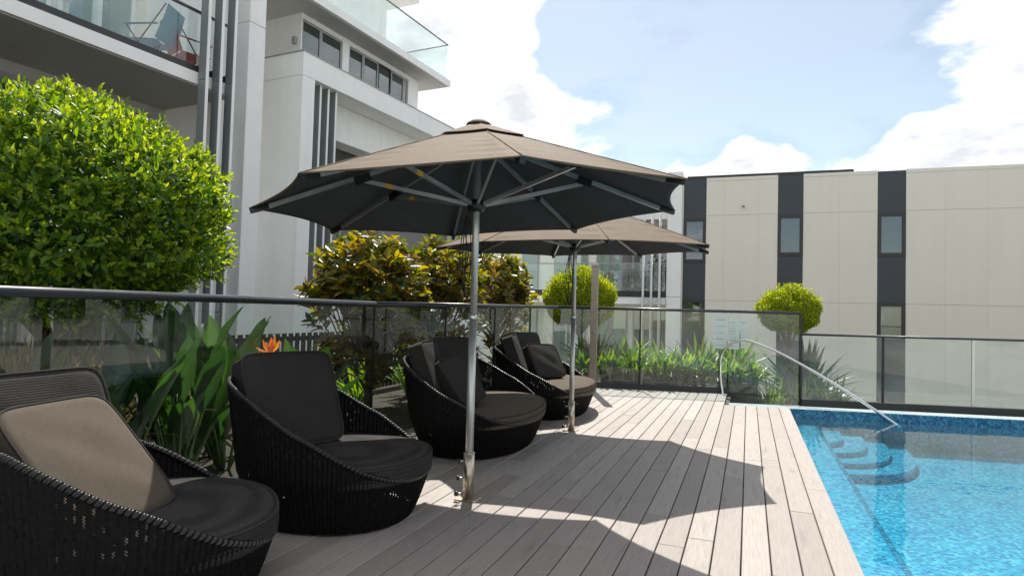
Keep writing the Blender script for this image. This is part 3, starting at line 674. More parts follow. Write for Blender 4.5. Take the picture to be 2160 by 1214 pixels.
def clipped_ball(name, loc, rx, ry, rz, zc, n, leaf, mat, label, flat=-.75, trunk_r=.05, group=None, single=0, lump=.075, up=.35):
    t = empty(name, loc); tag(t, label, 'tree', group)
    def sample(k, lo, hi):
        d = unit(RNG.normal(size=(k*2, 3))); d = d[d[:, 2] > flat][:k]; r = RNG.uniform(lo, hi, (len(d), 1))
        b = 1+lump*(np.sin(d[:, :1]*5.1+1)*np.cos(d[:, 1:2]*4.3)+.6*np.sin(d[:, 2:]*7.7+d[:, :1]*6))
        return d, d*r*b
    sc3 = np.array([rx, ry, rz]); off = np.array([0, 0, zc])
    if leaf > .045:                  # broad leaves grow in sprigs of seven: dark older leaves below, pale young ones at the tip
        ns_ = n//7; d, q = sample(ns_, .84, 1.0); nrm = unit(d/sc3); ax = unit(nrm*.8+RNG.normal(size=d.shape)*.35+np.array([0, 0, .45])); base = q*sc3+off
        o1 = unit(np.cross(ax, RNG.normal(size=d.shape))); o2 = np.cross(ax, o1); old, young = [], []
        for j in range(7):
            an = j*2.4+RNG.uniform(0, 6.28, (len(d), 1)); sp_ = (1.15-.11*j)+RNG.normal(size=(len(d), 1))*.18; rad = o1*np.cos(an)+o2*np.sin(an)
            D = unit(ax*np.cos(sp_)+rad*np.sin(sp_)); N = unit(ax*np.sin(sp_)-rad*np.cos(sp_)+RNG.normal(size=d.shape)*.15)
            L = RNG.uniform(.8, 1.2, len(d))*leaf*(1.1-.07*j); (young if j >= 4 else old).append((base+ax*leaf*.28*j, D, N, L))
        for nm, lst, mt in (('crown', old, mat), ('young_leaves', young, M['ficus_young'])):
            P_, D_, N_, L_ = (np.concatenate([e[i] for e in lst]) for i in range(4)); leaves(nm, P_, D_, N_, L_, L_*RNG.uniform(.44, .54, len(L_)), mt, t, .2, .10, big=True)
    else:
        d, q = sample(n, .86, 1.02); Pn = q*sc3+off; nrm = unit(d/sc3)
        D = unit(nrm*.35+RNG.normal(size=d.shape)*.6+np.array([0, 0, up])); N = unit(nrm+RNG.normal(size=d.shape)*.45+np.array([0, 0, .4]))
        L = RNG.uniform(.7, 1.25, len(d))*leaf; Wd = L*RNG.uniform(.55, .70, len(d))
        leaves('crown', Pn, D, N, L, Wd, mat, t)
    d2, q2 = sample(n//3, .35, .84); P2 = q2*np.array([rx, ry, rz])+np.array([0, 0, zc]); D2 = unit(d2+RNG.normal(size=d2.shape)*.8)
    leaves('inner_leaves', P2, D2, unit(RNG.normal(size=d2.shape)+np.array([0, 0, 1])), RNG.uniform(.8, 1.3, len(d2))*leaf, RNG.uniform(.8, 1.3, len(d2))*leaf*.5, mat, t)
    # sprigs that stand proud
    ns = max(n//(150 if leaf > .045 else 80), 10); ds = unit(RNG.normal(size=(ns*2, 3))); ds = ds[ds[:, 2] > -.1][:ns]
    Ps, Ds, Ns, Ls = [], [], [], []
    for e in ds:
        base = e*1.0*np.array([rx, ry, rz])+np.array([0, 0, zc]); ax = unit(e*.6+np.array([0, 0, .8]))
        for j in range(6):
            Ps.append(base+ax*leaf*.45*j); Ds.append(unit(ax+RNG.normal(size=3)*.6)); Ns.append(unit(RNG.normal(size=3)+np.array([0, 0, .6]))); Ls.append(leaf*RNG.uniform(.6, 1))
    leaves('sprigs', Ps, Ds, Ns, Ls, np.array(Ls)*.45, mat, t, big=leaf > .045)
    if single:
        d3, q3 = sample(single*6, 1.0, 1.05); w3 = d3*np.array([rx, ry, rz])+np.array(loc)+np.array([0, 0, zc]); v = unit(np.array([0, 0, CAM_H])-w3); keep = np.where((np.sum(v*unit(d3/np.array([rx, ry, rz])), 1) > .25))[0][:single]
        d3, q3 = d3[keep], q3[keep]; nr = unit(d3/np.array([rx, ry, rz]))
        single_leaves(t, q3*np.array([rx, ry, rz])+np.array([0, 0, zc]), unit(nr*.6+RNG.normal(size=d3.shape)*.5+np.array([0, 0, .45])), unit(nr+RNG.normal(size=d3.shape)*.4+np.array([0, 0, .3])), RNG.uniform(.9, 1.3, len(d3))*leaf, None, mat)
    mb = MB(); zb = zc+rz*flat
    mb.tube([(0, 0, 0), (.02, .02, zb*.5), (.0, .01, zb+.1), (.02, 0, zc)], [trunk_r*1.25, trunk_r, trunk_r*.9, trunk_r*.4], 10)
    mb.build('trunk', M['bark'], t)
    for k in range(7):
        a = k*2*math.pi/7+.4; e = .72
        br = MB().tube([(0, 0, zb*.75), (rx*.28*math.cos(a), ry*.28*math.sin(a), zb+.04), (rx*e*math.cos(a), ry*e*math.sin(a), zc+.02)], [trunk_r*.55, trunk_r*.4, trunk_r*.15], 7)
        br.build('branch', M['bark'], t)
    return t
clipped_ball('ficus_tree', (-4.43, 3.02, -.02), .95, .95, .74, 1.84, 28000, .060, M['ficus'], 'large clipped green tree with glossy leaves rising over the fence', -.92, .06, single=300)
clipped_ball('topiary_tree', (-3.215, 12.6, .12), .71, .71, .62, 1.38, 24000, .042, M['ball'], 'round clipped tree behind the far umbrella pole and shower post', -.82, .045, 'clipped round trees')
clipped_ball('topiary_tree', (.715, 13.0, -.34), .54, .54, .46, 1.72, 17000, .036, M['ball'], 'round clipped tree standing above the grey leaved plant by the pool fence', -.86, .045, 'clipped round trees')

def magnolia(loc, h, rx, ry, z0, nros, label, single=0, leaf=.158):
    t = empty('magnolia_tree', loc); tag(t, label, 'tree', 'bronze leaved magnolias behind the fence')
    mb = MB().tube([(0, 0, 0), (.03, .02, h*.3), (.0, .05, h*.6), (.02, 0, h*.9)], [.045, .038, .028, .012], 9); mb.build('trunk', M['bark'], t)
    P, D, N, L = [], [], [], []
    tips = []
    while len(tips) < nros:
        q = RNG.uniform(-1, 1, 3)
        if q@q > 1: continue
        if (q@q)**.5 < .45 and RNG.random() < .6: continue
        if q[2] < 0.05 and RNG.random() < .80: continue
        tips.append(np.array([q[0]*rx, q[1]*ry, z0+(q[2]*.5+.5)*(h-z0)]))
    for i, e in enumerate(tips):
        zb = max(.15, e[2]*RNG.uniform(.45, .75)); a = np.array([e[0]*.12, e[1]*.12, zb]); mid = (a+e)/2+np.array([e[0]*.12, e[1]*.12, -.04])
        if i % 3 == 0: MB().tube([a, mid, e], [.012, .009, .006], 6, cap=False).build('branch', M['bark'], t)
        ax = unit(np.array([e[0]/rx*.7, e[1]/ry*.7, .9])+RNG.normal(size=3)*.3); k = RNG.integers(8, 13)
        o1 = unit(np.cross(ax, [0, 0, 1.001])+1e-6); o2 = np.cross(ax, o1)
        for j in range(k):
            an = j*2.4+RNG.uniform(0, .5); sp = RNG.uniform(.55, 1.25)+.25*(j < 4); rad = o1*math.cos(an)+o2*math.sin(an)
            d = unit(ax*math.cos(sp)+rad*math.sin(sp)); P.append(e-ax*.02*j/2+d*.01); D.append(d); N.append(unit(ax*math.sin(sp)-rad*math.cos(sp))); L.append(leaf*RNG.uniform(.65, 1.15))
    P, D, N, L = map(np.array, (P, D, N, L))
    if single:
        w = P+np.array(loc); dist = np.linalg.norm(w-np.array([0, 0, CAM_H]), axis=1); idx = np.argsort(dist)[:single]; rest = np.setdiff1d(np.arange(len(P)), idx)
        single_leaves(t, P[idx], D[idx], N[idx], L[idx], None, M['magnolia'], .2, .05); P, D, N, L = P[rest], D[rest], N[rest], L[rest]
    leaves('foliage', P, D, N, L, L*.40, M['magnolia'], t, .18, .12, big=True)
magnolia((-4.05, 6.22, -.02), 2.16, .66, .84, .25, 330, 'bronze leaved magnolia with low branches between the wicker seats', 300)
magnolia((-4.05, 7.75, -.02), 2.30, .66, 1.1, .3, 330, 'bronze leaved magnolia in the middle of the row behind the double seat')
magnolia((-3.98, 9.95, -.02), 2.28, .58, 1.1, .3, 280, 'bronze leaved magnolia next to the round clipped tree')

def strap_clump(loc, h, n, label, mat='strap', wid=.035, spread=.8, group='strappy plants in the far bed', name='strap_leaf_plant', cat='plant', droop=.55):
    t = empty(name, loc); tag(t, label, cat, group); V, F = [], []
    for i in range(n):
        a = RNG.uniform(0, 2*math.pi); tilt = RNG.uniform(.08, spread); l = h*RNG.uniform(.65, 1.15); r0 = RNG.uniform(0, .07)
        d = np.array([math.cos(a), math.sin(a), 0]); sd_ = np.array([-d[1], d[0], 0]); o = len(V); m = 6
        p = d*r0; ang = tilt
        for k in range(m+1):
            f = k/m; w_ = wid*(.7+.9*f)*(1 if f < .55 else max(0.03, 1-(f-.55)/.45))
            V += [p+sd_*w_/2+np.array([0, 0, .25*w_]), p, p-sd_*w_/2+np.array([0, 0, .25*w_])]
            p = p+(d*math.sin(ang)+np.array([0, 0, math.cos(ang)]))*l/m; ang += droop*tilt*1.6/m*1.4
        for k in range(m):
            b = o+k*3
            F += [(b, b+1, b+4, b+3), (b+1, b+2, b+5, b+4)]
    o = link('foliage', mesh_np('foliage', V, np.array(F), M[mat], True), t); return t
sp = []
for i in range(15):
    x = -2.75+i*.2+RNG.uniform(-.05, .05); sp.append((x, fence_y(x)+RNG.uniform(.35, .6), .12, RNG.uniform(.50, .62)))
for i in range(13):
    x = -2.95+i*.235+RNG.uniform(-.05, .05); sp.append((x, fence_y(x)+RNG.uniform(1.0, 1.7), .12, RNG.uniform(.66, .82)))
for i, (x, y, z, h_) in enumerate(sp):
    if i < 15: strap_clump((x, y, z), h_, 28, 'green strap leaved plant in the front row just behind the end fence', group='front row of strappy plants', wid=.055, droop=.85)
    else: strap_clump((x, y, z), h_, 28, 'taller green strap leaved plant in the back row of the far bed', group='back row of strappy plants', wid=.055, droop=.75)
for i in range(10):
    x = .35+.12*i; y = fence_y(x)+RNG.uniform(.45, 1.1)
    strap_clump((x, y, -.34), RNG.uniform(.55, .8), 26, 'green strap leaved plant at the foot of the grey leaved plant', group='strappy plants behind the pool pane', wid=.03)
strap_clump((.95, 12.6, -.30), 1.12, 80, 'grey green spiky plant with broad stiff leaves by the pool fence', 'agave', .085, 1.1, None, 'spiky_plant', droop=.25)
strap_clump((-2.75, 12.0, .12), .95, 40, 'dark spiky plant beside the shower post', 'agave', .07, 1.0, None, 'spiky_plant', droop=.25)

def strelitzia(loc, specs, label):
    t = empty('bird_of_paradise', loc); tag(t, label, 'plant', 'bird of paradise plants behind the fence')
    for (az, lean, stalk, bl, bw_, bend) in specs:
        d = np.array([math.cos(az), math.sin(az), 0]); up = np.array([0, 0, 1.]); ang = lean; p = d*.04; pts = [p.copy()]
        for k in range(6): p = p+(d*math.sin(ang)+up*math.cos(ang))*stalk/6; ang += bend*.04; pts.append(p.copy())
        MB().tube(pts, [.011]*4+[.008, .007, .006], 6).build('stalk', M['stalk'], t)
        sd_ = np.array([-d[1], d[0], 0]); V, F = [], []; m = 12; cup = RNG.uniform(.25, .6); tw = RNG.uniform(-.5, .5)
        for k in range(m+1):
            f = k/m; w_ = bw_*(math.sin(math.pi*min(1, f*.985+.012)**.9)**.8); nn = d*-math.cos(ang)+up*math.sin(ang)
            s2 = sd_*math.cos(tw*f)+nn*math.sin(tw*f); n2_ = nn*math.cos(tw*f)-sd_*math.sin(tw*f); rip = .004*math.sin(f*17)
            V += [p+s2*w_/2+n2_*(w_*cup*.5+rip), p+s2*w_*.25+n2_*w_*cup*.18, p, p-s2*w_*.25+n2_*w_*cup*.18, p-s2*w_/2+n2_*(w_*cup*.5-rip)]
            p = p+(d*math.sin(ang)+up*math.cos(ang))*bl/m; ang += bend/m
        for k in range(m):
            for j in range(4): b = k*5+j; F.append((b, b+1, b+6, b+5))
        link('leaf', mesh_np('leaf', V, np.array(F), M['strelitzia'], True), t)
    return t
def rs(n, lo, hi, seed):
    g = np.random.default_rng(seed); return [(g.uniform(0, 6.28), g.uniform(.05, .5), g.uniform(lo, hi), g.uniform(.40, .60), g.uniform(.12, .17), g.uniform(.1, .6)) for _ in range(n)]
strelitzia((-3.62, 3.30, -.02), rs(17, .5, .85, 3)+rs(9, .15, .35, 4), 'bird of paradise plant with broad leaves between the two round chairs')
strelitzia((-3.75, 3.85, -.02), rs(14, .45, .75, 5)+rs(6, .15, .3, 6), 'bird of paradise plant carrying an orange flower by the back cushion')
strelitzia((-3.60, 2.80, -.02), rs(14, .4, .65, 7)+rs(5, .1, .3, 8), 'bird of paradise plant beside the sunlit back cushion')
strelitzia((-3.70, 2.30, -.02), rs(12, .35, .6, 11)+rs(6, .1, .3, 12), 'bird of paradise plant among the dry grass tufts')
strelitzia((-4.15, 4.15, -.02), rs(14, .5, .8, 13), 'tall bird of paradise plant in front of the dark slatted fence')
strelitzia((-3.95, 4.95, -.02), rs(10, .2, .5, 14), 'bird of paradise plant at the foot of the magnolia')
strelitzia((-3.55, 4.55, -.02), rs(9, .15, .35, 9), 'low bird of paradise plant under the magnolia branches')
fl = empty('bird_of_paradise_flower', (-3.50, 4.02, -.05)); tag(fl, 'orange bird of paradise flower on a thin stalk behind the chair back', 'flower')
MB().tube([(-.05, -.1, 0), (-.02, -.05, .5), (0, 0, .9)], [.009, .008, .006], 6).build('stalk', M['stalk'], fl)
MB().tube([(0, 0, .9), (.05, .0, .915), (.14, -.02, .90)], [.012, .013, .002], 6).build('bract', M['stalk'], fl)
for k, (dx, dy, dz) in enumerate(((.02, .02, .16), (-.05, -.04, .12), (.06, .03, .12), (-.10, -.06, .06), (.0, .0, .14))):
    V = [(0, 0, .905), (dx*.5+.024, dy*.5+.01, .905+dz*.5), (dx, dy, .905+dz), (dx*.5-.024, dy*.5-.01, .905+dz*.5), (dx*.5, dy*.5-.018, .905+dz*.5)]
    link('petal', mesh_np('petal', V, [(0, 1, 4), (1, 2, 4), (2, 3, 4), (3, 0, 4)], M['orange']), fl)
# dry ornamental grass
for i, (x, y, h_) in enumerate(((-3.8, 1.55, .80), (-4.0, 2.0, .88), (-4.15, 2.45, .92), (-4.45, 2.2, .95), (-4.3, 2.95, .9), (-4.75, 3.0, .95), (-4.7, 3.6, .9), (-4.3, 1.5, .9))):
    strap_clump((x, y, -.02), h_*1.18, 300, 'dry tufted grass under the large clipped tree', 'grass', .017, .75, 'dry grass tufts behind the fence', 'grass_tuft', 'grass', 1.0)
for i, (x, y, h_) in enumerate(((-4.6, 4.2, .7), (-4.75, 4.8, .75), (-4.7, 5.4, .7), (-4.8, 6.3, .75), (-4.75, 7.1, .7), (-4.6, 8.2, .7), (-4.5, 9.0, .75))):
    strap_clump((x, y, -.02), h_, 34, 'green strap leaved plant growing in front of the dark slatted fence', 'strap', .04, .8, 'strappy plants before the slatted fence')
# ground cover far left
# dark palisade fence in the garden
pf = empty('palisade_fence', (-5.35, 0, 0)); tag(pf, 'dark slatted garden fence between the plants and the white building', 'fence')
MB().box(-.02, .02, -2, 11.5, .80, .86).build('rail', M['kerb_dark'], pf); MB().box(-.02, .02, -2, 11.5, .08, .13).build('rail', M['kerb_dark'], pf)
slat = MB().box(-.012, .012, 0, .06, .02, .90).build('slat', M['kerb_dark'], pf); slat.location = (.034, -1.98, 0)
for k in range(1, 112):
    c = slat.copy(); COL.objects.link(c); c.parent = pf; c.location = (.034, -1.98+k*.12, 0)
# trees beyond the pool, mirrored by the fence glass
for i, (x, y, h_) in enumerate(((12.0, 6.0, 4.2), (12.4, 10.0, 4.8), (11.5, 14.5, 4.6))):
    t = empty('garden_tree', (x, y, -.6)); tag(t, 'leafy tree across the pool, mirrored in the fence glass', 'tree', 'trees across the pool')
    MB().tube([(0, 0, 0), (.1, 0, h_*.35), (0, .1, h_*.7)], [.14, .11, .05], 8).build('trunk', M['bark'], t)
    d = unit(RNG.normal(size=(2600, 3))); q = d*RNG.uniform(.4, 1, (2600, 1))*np.array([h_*.33, h_*.33, h_*.36])+np.array([0, 0, h_*.66])
    leaves('crown', q, unit(d+RNG.normal(size=d.shape)), unit(RNG.normal(size=d.shape)+np.array([0, 0, 1])), np.full(2600, .26), np.full(2600, .15), M['farleaf'], t)
ow = empty('added_bounce_wing', (14.5, 4, -3)); tag(ow, 'added white wing across the pool, bouncing sunlight and brightening the fence glass', 'building')  # unseen wing, added to bounce sunlight and brighten the glass reflections
box('wall', M['white'], ow, 0, 6, -14, 16, 0, 9.5)
for k in range(9):
    for z in (.8, 3.6, 6.5): w = box('window', M['frame_dark'], ow, -.05, -.002, -12.5+k*3.1, -10.9+k*3.1, z, z+1.9); box('pane', M['pane_strong'], w, -.06, -.052, -12.4+k*3.1, -11.0+k*3.1, z+.1, z+1.8)
# ================================================================== WICKER SEATS
def superell(a, e):
    c, s = math.cos(a), math.sin(a); return (math.copysign(abs(c)**(2/e), c), math.copysign(abs(s)**(2/e), s))
def pad(name, mat, parent, w, h, t, e=9.0, puff=.10, seam=True, nu=64, nv=6):
    """cushion pad: w along local Y, h along local Z, t along local X, soft edges"""
    V, F = [], []
    for j in range(nv+1):
        f = j/nv*2-1; x = t/2*f; k = 1-.022*abs(f)**6-.012*(1-f*f)
        for i in range(nu):
            a = 2*math.pi*i/nu; cx, cz = superell(a, e); V.append((x, cx*w/2*k, cz*h/2*k))
    for j in range(nv):
        for i in range(nu): F.append((j*nu+i, j*nu+(i+1) % nu, (j+1)*nu+(i+1) % nu, (j+1)*nu+i))
    for side, j in ((-1, 0), (1, nv)):
        prev = [j*nu+i for i in range(nu)]; rings = 9
        for r in range(1, rings+1):
            q = 1-r/rings; cur = []
            for i in range(nu):
                a = 2*math.pi*i/nu; ee = 2.5+(e-2.5)*q**.5; cx, cz = superell(a, ee)
                y, z = cx*w/2*.978*q, cz*h/2*.978*q
                bulge = puff*t*(1-q**2.6); wrk = .0035*math.sin(9*y/w+13*z/h+w*40)*min(1, 3*(1-q))
                cur.append(len(V)); V.append((side*(t/2+bulge)+wrk, y, z))
            for i in range(nu): F.append((prev[i], prev[(i+1) % nu], cur[(i+1) % nu], cur[i]) if side > 0 else (prev[(i+1) % nu], prev[i], cur[i], cur[(i+1) % nu]))
            prev = cur
    o = link(name, mesh_np(name, V, F, mat, True), parent)
    if seam:
        for x in (-t*.5, t*.5):
            pts = []
            for i in range(nu*2): a = 2*math.pi*i/(nu*2); cx, cz = superell(a, e); pts.append((x, cx*w/2*.982, cz*h/2*.982))
            MB().tube(pts, .0052, 6, closed=True).build('piping', M['piping'], o)
    return o
def wicker_seat(name, ax, ay, label, cat, cushions, ribs, group=None):
    """tub seat, faces local +X; ax/ay half sizes at the rim"""
    t = empty(name); tag(t, label, cat, group)
    zb_, zf_ = .80, .265
    def rim(a):                      # rim height by angle from the front: low front, high sides and back
        d = abs((math.degrees(a)+180) % 360-180)
        return float(np.interp(d, [0, 25, 42, 58, 73, 90, 105, 120, 135, 155, 180], [.265, .275, .305, .355, .43, .53, .63, .715, .770, .80, .81]))
    def radius(a, v, z):             # footprint grows with height; back leans outward
        c, s = superell(a, 2.25); g = .80+.20*(min(z, .30)/.30)**.8+ .05*max(0, z-.30)/.5
        lean = -.10*max(0, z-.25)*max(0, -math.cos(a))
        return (c*ax*g+lean, s*ay*g)
    seg = ribs*5; rowsn = 22; V, UV, F = [], [], []
    for i in range(seg+1):
        a = 2*math.pi*i/seg; u = i/5.0; hz = rim(a)
        for j in range(rowsn+1):
            z = .012+(hz-.012)*j/rowsn; x, y = radius(a, 0, z); am = .0035*math.cos(2*math.pi*u)
            r = math.hypot(x, y); V.append((x*(1+am/r), y*(1+am/r), z)); UV.append((u, z))
    n = rowsn+1
    for i in range(seg):
        for j in range(rowsn): F.append((i*n+j, (i+1)*n+j, (i+1)*n+j+1, i*n+j+1))
    link('woven_shell', mesh_np('woven_shell', V, np.array(F), M['wicker'], True, UV), t)
    pts = []; m = 140
    for i in range(m): a = 2*math.pi*i/m; z = rim(a); x, y = radius(a, 0, z); pts.append(Vector((x*.992, y*.992, z+.002)))
    V, UV, F = [], [], []; k = 10; acc = 0
    for i, p in enumerate(pts+[pts[0]]):
        tt = (pts[(i+1) % m]-pts[i-1 if i < m else m-1-0]).normalized() if i < m else (pts[1]-pts[-1]).normalized()
        u = Vector((0, 0, 1)).cross(tt).normalized(); w_ = tt.cross(u); acc += (p-pts[i-1]).length if i else 0
        for q in range(k+1):
            an = 2*math.pi*q/k; V.append(p+(u*math.cos(an)+w_*math.sin(an))*.015); UV.append((acc, q/k))
    for i in range(m):
        for q in range(k): F.append((i*(k+1)+q, i*(k+1)+q+1, (i+1)*(k+1)+q+1, (i+1)*(k+1)+q))
    link('rim', mesh_np('rim', [tuple(v) for v in V], np.array(F), M['wicker_rim'], True, UV), t)
    # inner floor under the seat cushion
    MB().prism([(superell(2*math.pi*i/40, 2.25)[0]*ax*.95, superell(2*math.pi*i/40, 2.25)[1]*ay*.95) for i in range(40)], .235, .25).build('seat_base', M['black'], t)
    # seat cushion
    V, F = [], []; nu = 64; prof = [(.0, .255), (.93, .255), (.975, .275), (.985, .30), (.972, .314), (.980, .328), (.985, .345), (.970, .366), (.925, .376), (.75, .386), (.5, .393), (.25, .396), (.02, .397)]
    for r, z in prof:
        for i in range(nu):
            a = 2*math.pi*i/nu; c, s = superell(a, 2.3); x, y = c*ax*r+.012, s*ay*r
            if x < -.30*ax/.58: x = -.30*ax/.58+(x+.30*ax/.58)*.55
            V.append((x, y, z+.004*math.sin(9*x+3)*math.sin(8*y) if r < .9 else z))
    for j in range(len(prof)-1):
        for i in range(nu): F.append((j*nu+i, j*nu+(i+1) % nu, (j+1)*nu+(i+1) % nu, (j+1)*nu+i))
    sc = link('seat_cushion', mesh_np('seat_cushion', V, F, M['cushion'] if cushions['plain'] == 0 else M['cushion_plain'], True), t)
    for z, r in ((.367, .972), (.314, .975)):
        pts = []
        for i in range(90):
            a = 2*math.pi*i/90; c, s = superell(a, 2.3); x = c*ax*r+.012
            if x < -.30*ax/.58: x = -.30*ax/.58+(x+.30*ax/.58)*.55
            pts.append((x, s*ay*r, z))
        MB().tube(pts, .006, 6, closed=True).build('piping', M['piping'], sc)
    for (x, y, z, w_, h_, th, lean, yaw, mt) in cushions['backs']:
        o = pad('back_cushion', M[mt], t, w_, h_, th, 9.0); o.location = (x, y, z); o.rotation_euler = (0, -lean, yaw)
    return t
c1 = wicker_seat('wicker_chair', .560, .540, 'round black wicker chair with a sunlit back cushion beside the large clipped tree', 'chair',
    {'plain': 0, 'backs': [(-.34, .02, .655, .62, .60, .13, R_(22), R_(-34), 'cushion')]}, 150, 'round wicker chairs')
c1.location = (-2.39, 1.98, 0); c1.rotation_euler.z = R_(46)
c2 = copy_tree(c1); c2.location = (-2.34, 3.32, 0); c2.rotation_euler.z = R_(14)
for ch in c1.children:
    if ch.name.startswith('back_cushion'): ch.rotation_euler.z = R_(-38)
c2['label'] = 'round black wicker chair with one upright ribbed back cushion beside the near umbrella pole'
s1 = wicker_seat('wicker_loveseat', .575, .97, 'wide black wicker seat with shaded cushions beside the near umbrella pole', 'sofa',
    {'plain': 1, 'backs': [(-.30, -.56, .68, .60, .58, .12, R_(20), R_(8), 'cushion'), (-.38, .16, .68, .62, .58, .13, R_(20), R_(-30), 'cushion')]}, 214, 'wide wicker seats')
s1.location = (-2.37, 5.62, 0); s1.rotation_euler.z = R_(6)
s2 = copy_tree(s1); s2.location = (-2.37, 7.80, 0)
s2['label'] = 'wide black wicker seat with sunlit cushions beside the far umbrella pole'
def scatter(loc, w, h, th, lean, yaw, roll, label, mt='cushion_plain'):
    t = empty('scatter_cushion', loc); t.rotation_euler = (0, 0, yaw); tag(t, label, 'cushion', 'loose cushions on the wicker seats')
    o = pad('cover', M[mt], t, w, h, th, 7.0, puff=.16); o.rotation_euler = (roll, -lean, 0); return t
scatter((-2.475, 1.80, .575), .56, .60, .13, R_(42), R_(14), 0, 'tan sunlit loose cushion leaning in the chair by the clipped tree')
scatter((-2.42, 5.18, .60), .50, .48, .11, R_(36), R_(-4), R_(6), 'loose dark cushion with dappled light on the shaded wide seat', 'cushion')
scatter((-2.47, 7.86, .60), .58, .48, .12, R_(32), R_(-22), R_(-3), 'loose dark cushion on the sunlit wide seat by the far pole', 'cushion')
# ================================================================== UMBRELLAS
def umbrella(loc, tx_, ty_, phase, label, RC=1.455):
    t = empty('umbrella', loc); tag(t, label, 'umbrella', 'octagonal umbrellas over the deck')
    ZC, ZT = 1.925, 2.44
    def T(p): return (p[0], p[1], p[2]+tx_*p[0]+ty_*p[1])
    # canopy: eight gores between ribs, slightly hollow hem
    def can(name, r0, r1, z0, z1, hem, sagk, mat, rows_=14, seg=12, wrk=.015):
        V, F = [], []; n = 8*seg
        for j in range(rows_+1):
            f = j/rows_
            for i in range(n):
                g, q = divmod(i, seg); q = q/seg; a0 = phase+g*math.pi/4; a1 = a0+math.pi/4
                r = r0+(r1-r0)*f; x = r*((1-q)*math.cos(a0)+q*math.cos(a1)); y = r*((1-q)*math.sin(a0)+q*math.sin(a1))
                e = 4*q*(1-q); inn = 1-hem*e*f*f; x *= inn; y *= inn
                z = z0+(z1-z0)*f-sagk*e*math.sin(math.pi*min(f, 1)*.75)+hem*e*f*f*(z0-z1)*.55
                ed_ = min(q, 1-q); z += wrk*math.sin(46*f+g*1.7+8*ed_)*1.6*(1-math.exp(-ed_*22))*math.exp(-ed_*9)*f*(1 if f < .97 else .3)*(.4+.6*math.sin(3.1*f)**2)
                V.append(T((x, y, z)))
        for j in range(rows_):
            for i in range(n): F.append((j*n+i, (j+1)*n+i, (j+1)*n+(i+1) % n, j*n+(i+1) % n))
        return link(name, mesh_np(name, V, np.array(F), mat, True), t)
    c = can('canopy', .10, RC, ZT+.012, ZC, .045, .007, M['canopy'], 44, 16)
    c.data.materials.append(M['shaded_underside']); md = c.modifiers.new('thick', 'SOLIDIFY'); md.thickness = .004; md.material_offset = 1; md.offset = -1
    hemp = []
    for i in range(8*12):
        g, q = divmod(i, 12); q /= 12; a0 = phase+g*math.pi/4; a1 = a0+math.pi/4; e = 4*q*(1-q); k = 1-.045*e
        hemp.append(T((RC*k*((1-q)*math.cos(a0)+q*math.cos(a1)), RC*k*((1-q)*math.sin(a0)+q*math.sin(a1)), ZC+.045*e*(ZT-ZC)*.55)))
    h_ = MB().tube(hemp, .005, 6, closed=True).build('hem', M['canopy'], c)
    for g in range(8):
        a = phase+g*math.pi/4
        MB().tube([T((r*math.cos(a), r*math.sin(a), ZT+.013+(ZC-ZT-.012)*((r-.1)/(RC-.1)))) for r in np.linspace(.12, RC, 12)], .0045, 5).build('seam', M['canopy'], c)
    v = can('vent_cap', .03, .36, ZT+.066, ZT-.074, .03, .003, M['canopy'], 10, 8, .003); v.data.materials.append(M['shaded_underside']); md = v.modifiers.new('thick', 'SOLIDIFY'); md.thickness = .004; md.material_offset = 1; md.offset = -1
    MB().lathe([(.001, .088), (.05, .082), (.082, .062), (.088, .052), (.078, .050), (.03, .058)], (0, 0, ZT), 16).build('finial', M['canopy'], t)
    # pole and sleeve
    MB().tube([(0, 0, .03), (0, 0, 1.2)], .0262, 18).build('lower_pole', M['pole'], t); MB().tube([(0, 0, 1.2), (0, 0, ZT-.02)], .0235, 18).build('upper_pole', M['pole'], t)
    MB().lathe([(.0275, 1.19), (.0285, 1.195), (.0285, 1.215), (.024, 1.22)], n=18).build('collar', M['alu'], t)
    MB().tube([(0, 0, .004), (0, 0, .30)], .036, 20).build('sleeve', M['bronze'], t)
    MB().lathe([(.0365, .298), (.038, .30), (.038, .306), (.027, .307)], n=20).build('sleeve_rim', M['bronze'], t)
    MB().box(-.075, .075, -.06, .06, .001, .008, .002).build('base_plate', M['bronze'], t)
    va = math.atan2(-loc[1], -loc[0])-R_(68)
    for z, l in ((.255, .075), (.145, .085), (.045, .10)):
        d = Vector((math.cos(va), math.sin(va), 0)); k = MB().tube([d*.034+Vector((0, 0, z)), d*(.034+l*.5)+Vector((0, 0, z))], .006, 8).build('bolt', M['alu'], t)
        MB().tube([d*(.034+l*.4)+Vector((0, 0, z)), d*(.034+l*.48)+Vector((0, 0, z)), d*(.034+l*.62)+Vector((0, 0, z))], [.015, .019, .014], 10).build('knob', M['black'], k)
    # hubs, ribs, struts
    MB().lathe([(.025, -.05), (.05, -.045), (.062, -.02), (.062, .01), (.045, .03), (.027, .035)], (0, 0, 1.955), 20).build('runner_hub', M['black'], t)
    MB().lathe([(.02, -.05), (.055, -.045), (.06, 0), (.03, .02)], (0, 0, ZT-.02), 20).build('top_hub', M['black'], t)
